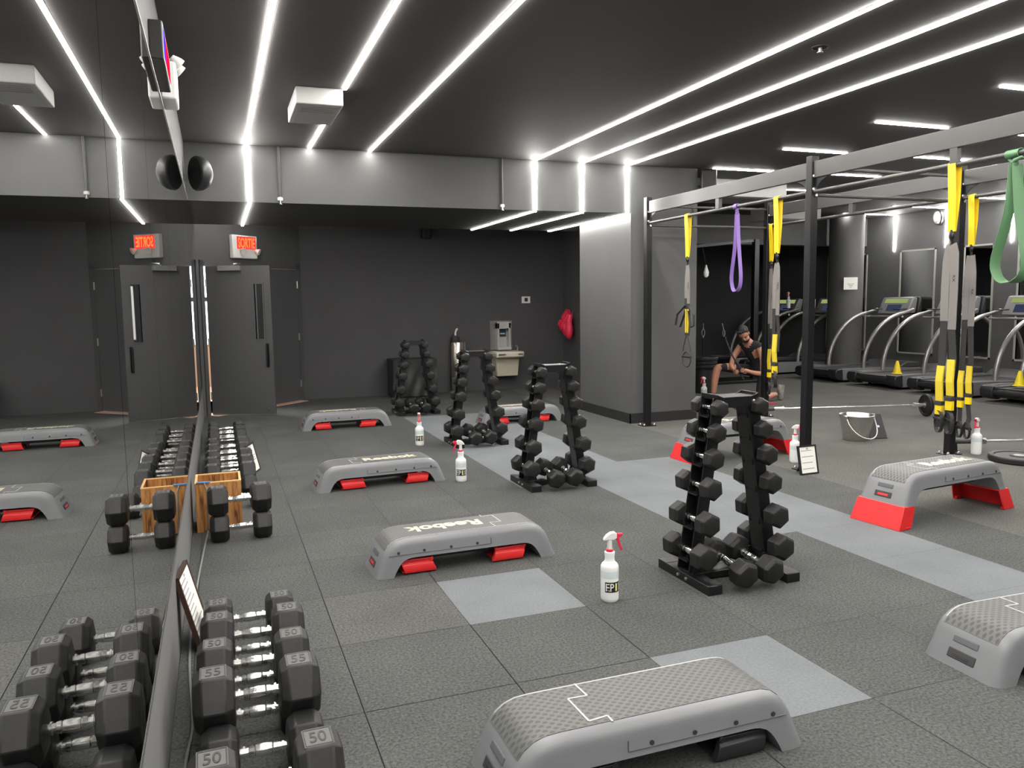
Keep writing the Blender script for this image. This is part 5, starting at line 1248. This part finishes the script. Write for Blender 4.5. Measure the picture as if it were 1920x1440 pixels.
def fingers(tip, dirv, side, palm):
    d = Vector(dirv).normalized(); s_ = (Vector(side) - d * Vector(side).dot(d)).normalized(); p_ = d.cross(s_)
    if p_.dot(Vector(palm)) < 0: p_ = -p_
    T = Vector(tip) - OP
    for k, (o_, l_) in enumerate(((-0.024, 0.062), (-0.008, 0.072), (0.008, 0.068), (0.024, 0.054))):
        a = T + s_ * o_ - d * 0.008; b = a + d * l_ * .45 + p_ * 0.006; c = b + (d * .45 + p_).normalized() * l_ * .40; e = c + (p_ * 0.9 - d * .5).normalized() * l_ * .35
        body.tube([a, b, c, e], [0.0095, 0.009, 0.008, 0.006], 7)
    a = T - d * 0.055 - s_ * 0.022; body.tube([a, a - s_ * 0.022 + d * 0.02 + p_ * .012, a - s_ * 0.012 + d * 0.05 + p_ * .026], [0.0115, 0.010, 0.007], 7)
fingers((7.13, 9.53, 0.50), (-0.9, 0.35, 0.05), (0, 0.1, 1), (0.3, 1, 0)); fingers((7.07, 9.65, 0.475), (-0.35, -0.9, -0.1), (0, 0, 1), (1, -0.2, 0))
per = thing('person', 'person in black tank top and shorts kneeling in a lunge, head bowed', 'person', OP)
body.obj('body', [skin_m, cloth_black, hair_black, mat('lips', (0.25, 0.09, 0.07), 0.5)], per, smooth=60)
hr = MB(); hr.ball(HP(-0.026, 0, 0.048), (0.094, 0.083, 0.088), 18, 12, hq)
for k in range(5): hr.ball(HP(0.045 - 0.008 * abs(k - 2), -0.05 + 0.025 * k, 0.098), (0.035, 0.022, 0.024), 8, 6, hq)
hr.obj('hair', hair_black, per, smooth=60)
be = MB(); be.ball(HP(0.034, 0, -0.078), (0.062, 0.053, 0.048), 14, 9, hq); be.obj('beard', hair_black, per, smooth=60)
def shoe(heel, toe, upv, par):
    h, t_ = Vector(heel) - OP, Vector(toe) - OP; d = (t_ - h).normalized(); u = (Vector(upv) - d * Vector(upv).dot(d)).normalized(); s_ = d.cross(u); L_ = (t_ - h).length
    m = MB(); prof = [(-0.02, 0.036, 0.075), (0.03, 0.040, 0.085), (0.09, 0.042, 0.080), (0.15, 0.046, 0.055), (0.22, 0.047, 0.045), (0.265, 0.036, 0.034), (0.28, 0.015, 0.02)]
    vs = []
    for x, w_, hh in prof:
        for yy, zz in ((-1, 0), (-1.0, .45), (-.6, .95), (0, 1.05), (.6, .95), (1.0, .45), (1, 0)): vs.append(h + d * (x * L_ / 0.27) + s_ * (yy * w_) + u * (zz * hh))
    n = 7; fs = [tuple(range(n)), tuple(range(len(vs) - 1, len(vs) - n - 1, -1))]
    for i in range(len(prof) - 1):
        for k in range(n): fs.append((i * n + k, (i + 1) * n + k, (i + 1) * n + (k + 1) % n, i * n + (k + 1) % n))
    m.add(vs, fs); m.obj('shoe', shoe_grey, par, smooth=60, bevel=0.004)
shoe((7.965, 9.69, 0.215), (7.93, 9.69, 0.008), (-1, -0.1, 0.1), per)
shoe((7.00, 9.985, 0.004), (6.72, 9.975, 0.004), (0, 0, 1), per)
kp = MB(); kp.box(7.28 - OP.x, 7.62 - OP.x, 9.36 - OP.y, 9.70 - OP.y, 0.0, 0.012); kp = kp.obj('knee_mat', mat('mat_red', (0.35, 0.03, 0.05), 0.8), smooth=0, bevel=0.003)
kp.location = OP; tag(kp, 'small dark red pad under the knee of the kneeling person', 'pad')
rp = MB().tube(smooth_path([(7.14, 9.56, 0.50), (7.05, 9.60, 0.62), (6.98, 9.66, 0.80), (6.94, 9.72, 0.98)], 5), 0.012, 8)
rp.tube([(7.14, 9.56, 0.50), (7.13, 9.58, 0.42), (7.16, 9.56, 0.36)], 0.014, 8)
t = thing('cable_rope', 'short black cable rope with silver snap hook held by the kneeling person', 'rope', (6.94, 9.72, 0.98)); o_ = Vector((6.94, 9.72, 0.98)); rp.v = [tuple(Vector(v) - o_) for v in rp.v]; rp.obj('rope', black_plastic, t)
rg = [(0.018 * math.sin(a) - 0.02, 0.0, 0.06 + 0.05 * math.cos(a)) for a in [2 * PI * k / 12 for k in range(12)]]
m = MB(); m.tube(rg, 0.006, 6, True); m.tube([(-0.025, 0, 0.11), (-0.05, 0, 0.2)], 0.007, 6); m.obj('snap_hook', bright_steel, t)
